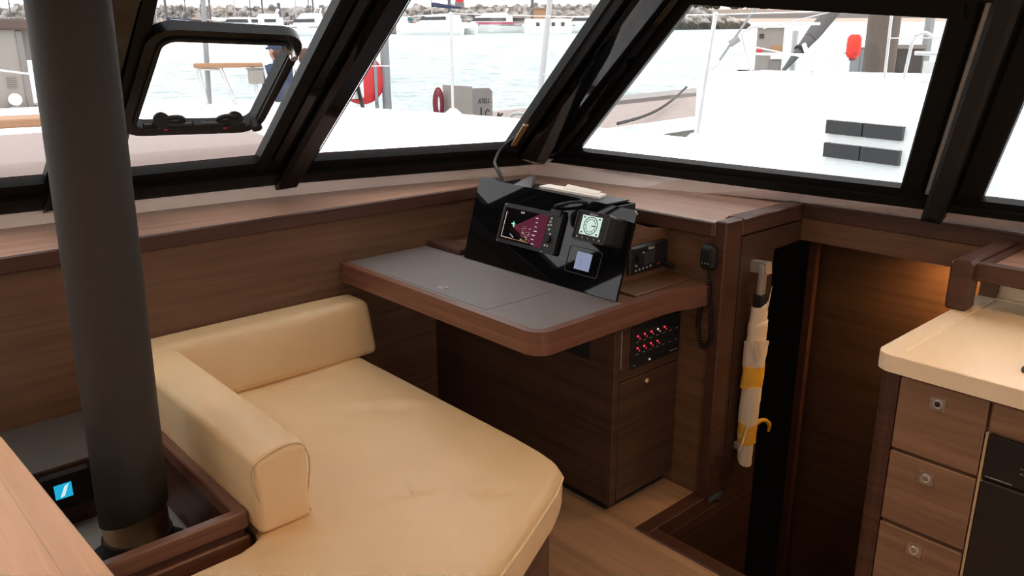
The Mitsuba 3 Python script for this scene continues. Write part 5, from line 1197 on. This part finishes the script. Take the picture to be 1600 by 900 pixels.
for i, (px, d, h) in enumerate(((10, 170, 18), (25, 165, 18), (252, 168, 18), (298, 165, 16), (372, 170, 17), (398, 168, 16), (468, 170, 18), (486, 166, 17))):
    x, y = polar(px, d); k = thing('boat_mast', ['leftmost', 'second', 'third', 'fourth', 'fifth', 'sixth', 'seventh', 'eighth'][i] + ' from the left of the thin masts above the far breakwater' if i else 'leftmost of the thin masts above the far breakwater', 'mast', 'thin masts above the far breakwater')
    obj('spar', cyl((x, y, zw(x, y)), (x + (0.8 if i % 3 == 1 else 0), y, zw(x, y) + h), 0.10, 6), M['mastgrey' if i % 2 else 'alu'], k)
    obj('spreader', cyl((x - 0.7, y + 0.7, zw(x, y) + h * 0.5), (x + 0.7, y - 0.7, zw(x, y) + h * 0.5), 0.05, 4), M['alu'], k)
fp = thing('floating_dock', 'low floating dock the far boats lie at', 'dock')
obj('deck', cat_([ribbon([W(p, 158, 0.5) for p in range(200, 960, 40)], [W(p, 162, 0.5) for p in range(200, 960, 40)]), ribbon([W(p, 158, -0.1) for p in range(200, 960, 40)], [W(p, 158, 0.5) for p in range(200, 960, 40)])]), M['pedestal2'], fp)
rbn = thing('red_beacon', 'red harbour beacon on the breakwater', 'beacon')
b0 = W(721, 176, 4.6)
obj('tower', lathe([(0, 0.3), (0.9, 0.3), (0.75, 3.4), (1.0, 3.4), (1.0, 3.7), (0.6, 3.7), (0.6, 5.2), (0, 5.2)], 20).apply_translation(b0 + [0, 0, 0.6]), M['red'], rbn, smooth=30)
obj('base', lathe([(0, -1.0), (1.0, -1.0), (1.0, 0.35), (0, 0.35)], 16).apply_translation(b0 + [0, 0, 0.6]), M['seawall'], rbn)

# far shore on the right
sw_ = thing('sea_wall', 'long grey sea wall on the far shore in the right window', 'wall')
pa, pb = [1060, 1180, 1300, 1420, 1540, 1700], 420
obj('wall', cat_([ribbon([W(p, pb, -0.5) for p in pa], [W(p, pb, 3.6) for p in pa]), ribbon([W(p, pb, 3.6) for p in pa], [W(p, pb + 6, 3.6) for p in pa])]), M['seawall'], sw_)
obj('upper_wall', cat_([ribbon([W(p, pb + 6, 3.6) for p in pa], [W(p, pb + 6, 5.6) for p in pa]), ribbon([W(p, pb + 6, 5.6) for p in pa], [W(p, pb + 60, 6.5) for p in pa])]), M['sand'], sw_)
obj('beach', cat_([ribbon([W(p, pb - 8, 0.0) for p in pa], [W(p, pb, 1.6) for p in pa])]), M['sand'], sw_)
bd_ = np.random.default_rng(21)
spec = [(1090, 22, 7, 'wallpale'), (1112, 14, 8, 'wallpale'), (1150, 16, 6, 'wallpink'), (1178, 20, 9, 'wallpale'), (1225, 34, 11, 'wallpink'), (1262, 18, 8, 'wallpale'), (1300, 22, 9, 'wallpale'), (1332, 18, 8, 'wallpale'), (1348, 14, 9, 'wallpink'), (1420, 22, 9, 'wallpale'), (1445, 20, 8, 'wallpink'), (1472, 24, 9, 'wallpale'), (1060, 18, 8, 'wallpale')]
names = ['low pale house near the boulder tip', 'pale house behind the shoreline trees', 'pink house between two pale houses', 'pale two-storey house left of the pink block', 'broad pink apartment block on the far shore', 'pale house right of the pink block', 'pale house left of the mooring pile', 'wide pale house behind the mooring pile', 'small pink house beside the mooring pile', 'pale house right of the mooring pile', 'pink house near the window edge', 'pale house at the right window edge', 'pale house at the corner pillar']
for (p, w, h, mt), nm in zip(spec, names):
    d = pb + 32 + bd_.uniform(0, 20); k = thing('shore_house', nm, 'house', 'houses along the far shore'); w = w * 0.36
    ph = lambda m: place(m, p, d, VIEW(p), 5.4)
    obj('walls', ph(box(-4, 4, -w / 2, w / 2, 0, h)), M[mt], k)
    obj('roof', ph(hull([(-4.5, -w / 2 - 0.4, h), (4.5, -w / 2 - 0.4, h), (-4.5, w / 2 + 0.4, h), (4.5, w / 2 + 0.4, h), (0, -w / 2 + 0.8, h + 1.8), (0, w / 2 - 0.8, h + 1.8)])), M['roof'], k)
    for r_ in range(int(h // 3)):
        for c_ in range(int(w // 2.2)):
            obj('window', ph(box(-4.06, -4.0, -w / 2 + 0.7 + 2.2 * c_, -w / 2 + 1.7 + 2.2 * c_, 0.9 + 3 * r_, 2.2 + 3 * r_)), M['tinted'], k)
tr = np.random.default_rng(31)
ORD = ['first', 'second', 'third', 'fourth', 'fifth', 'sixth', 'seventh', 'eighth', 'ninth', 'tenth', 'eleventh', 'twelfth', 'thirteenth', 'last']
tspec = [(1075, 6), (1100, 5), (1118, 5), (1142, 6), (1165, 8), (1188, 5), (1213, 5), (1248, 6), (1284, 8), (1316, 5), (1368, 7), (1402, 7), (1436, 6), (1460, 6)]
for p, h in tspec:
    k = thing('shore_tree', ORD[len([1 for q in labels if q.startswith('shore_tree')])] + ' from the left of the dark trees on the far shore', 'tree', 'dark trees along the far shore'); d = pb + 13 + tr.uniform(0, 6)
    cl = []
    for _ in range(9):
        s_ = trimesh.creation.icosphere(2, 1.0); n_ = 1 + 0.3 * (meshkit.noise(s_.vertices * 2.2 + tr.random(3) * 9)[:, None] - 0.5)
        s_.vertices = s_.vertices * n_ * tr.uniform(0.25, 0.42) * h + np.array([tr.uniform(-0.3, 0.3) * h, tr.uniform(-0.45, 0.45) * h, h * tr.uniform(0.45, 0.85)]); cl.append(s_)
    obj('crown', place(cat_(cl), p, d, VIEW(p), 5.2), M['leafdark'], k, smooth=60)
    obj('trunk', place(cyl((0, 0, 0), (0, 0, h * 0.5), 0.25, 6), p, d, VIEW(p), 5.0), M['rust'], k)
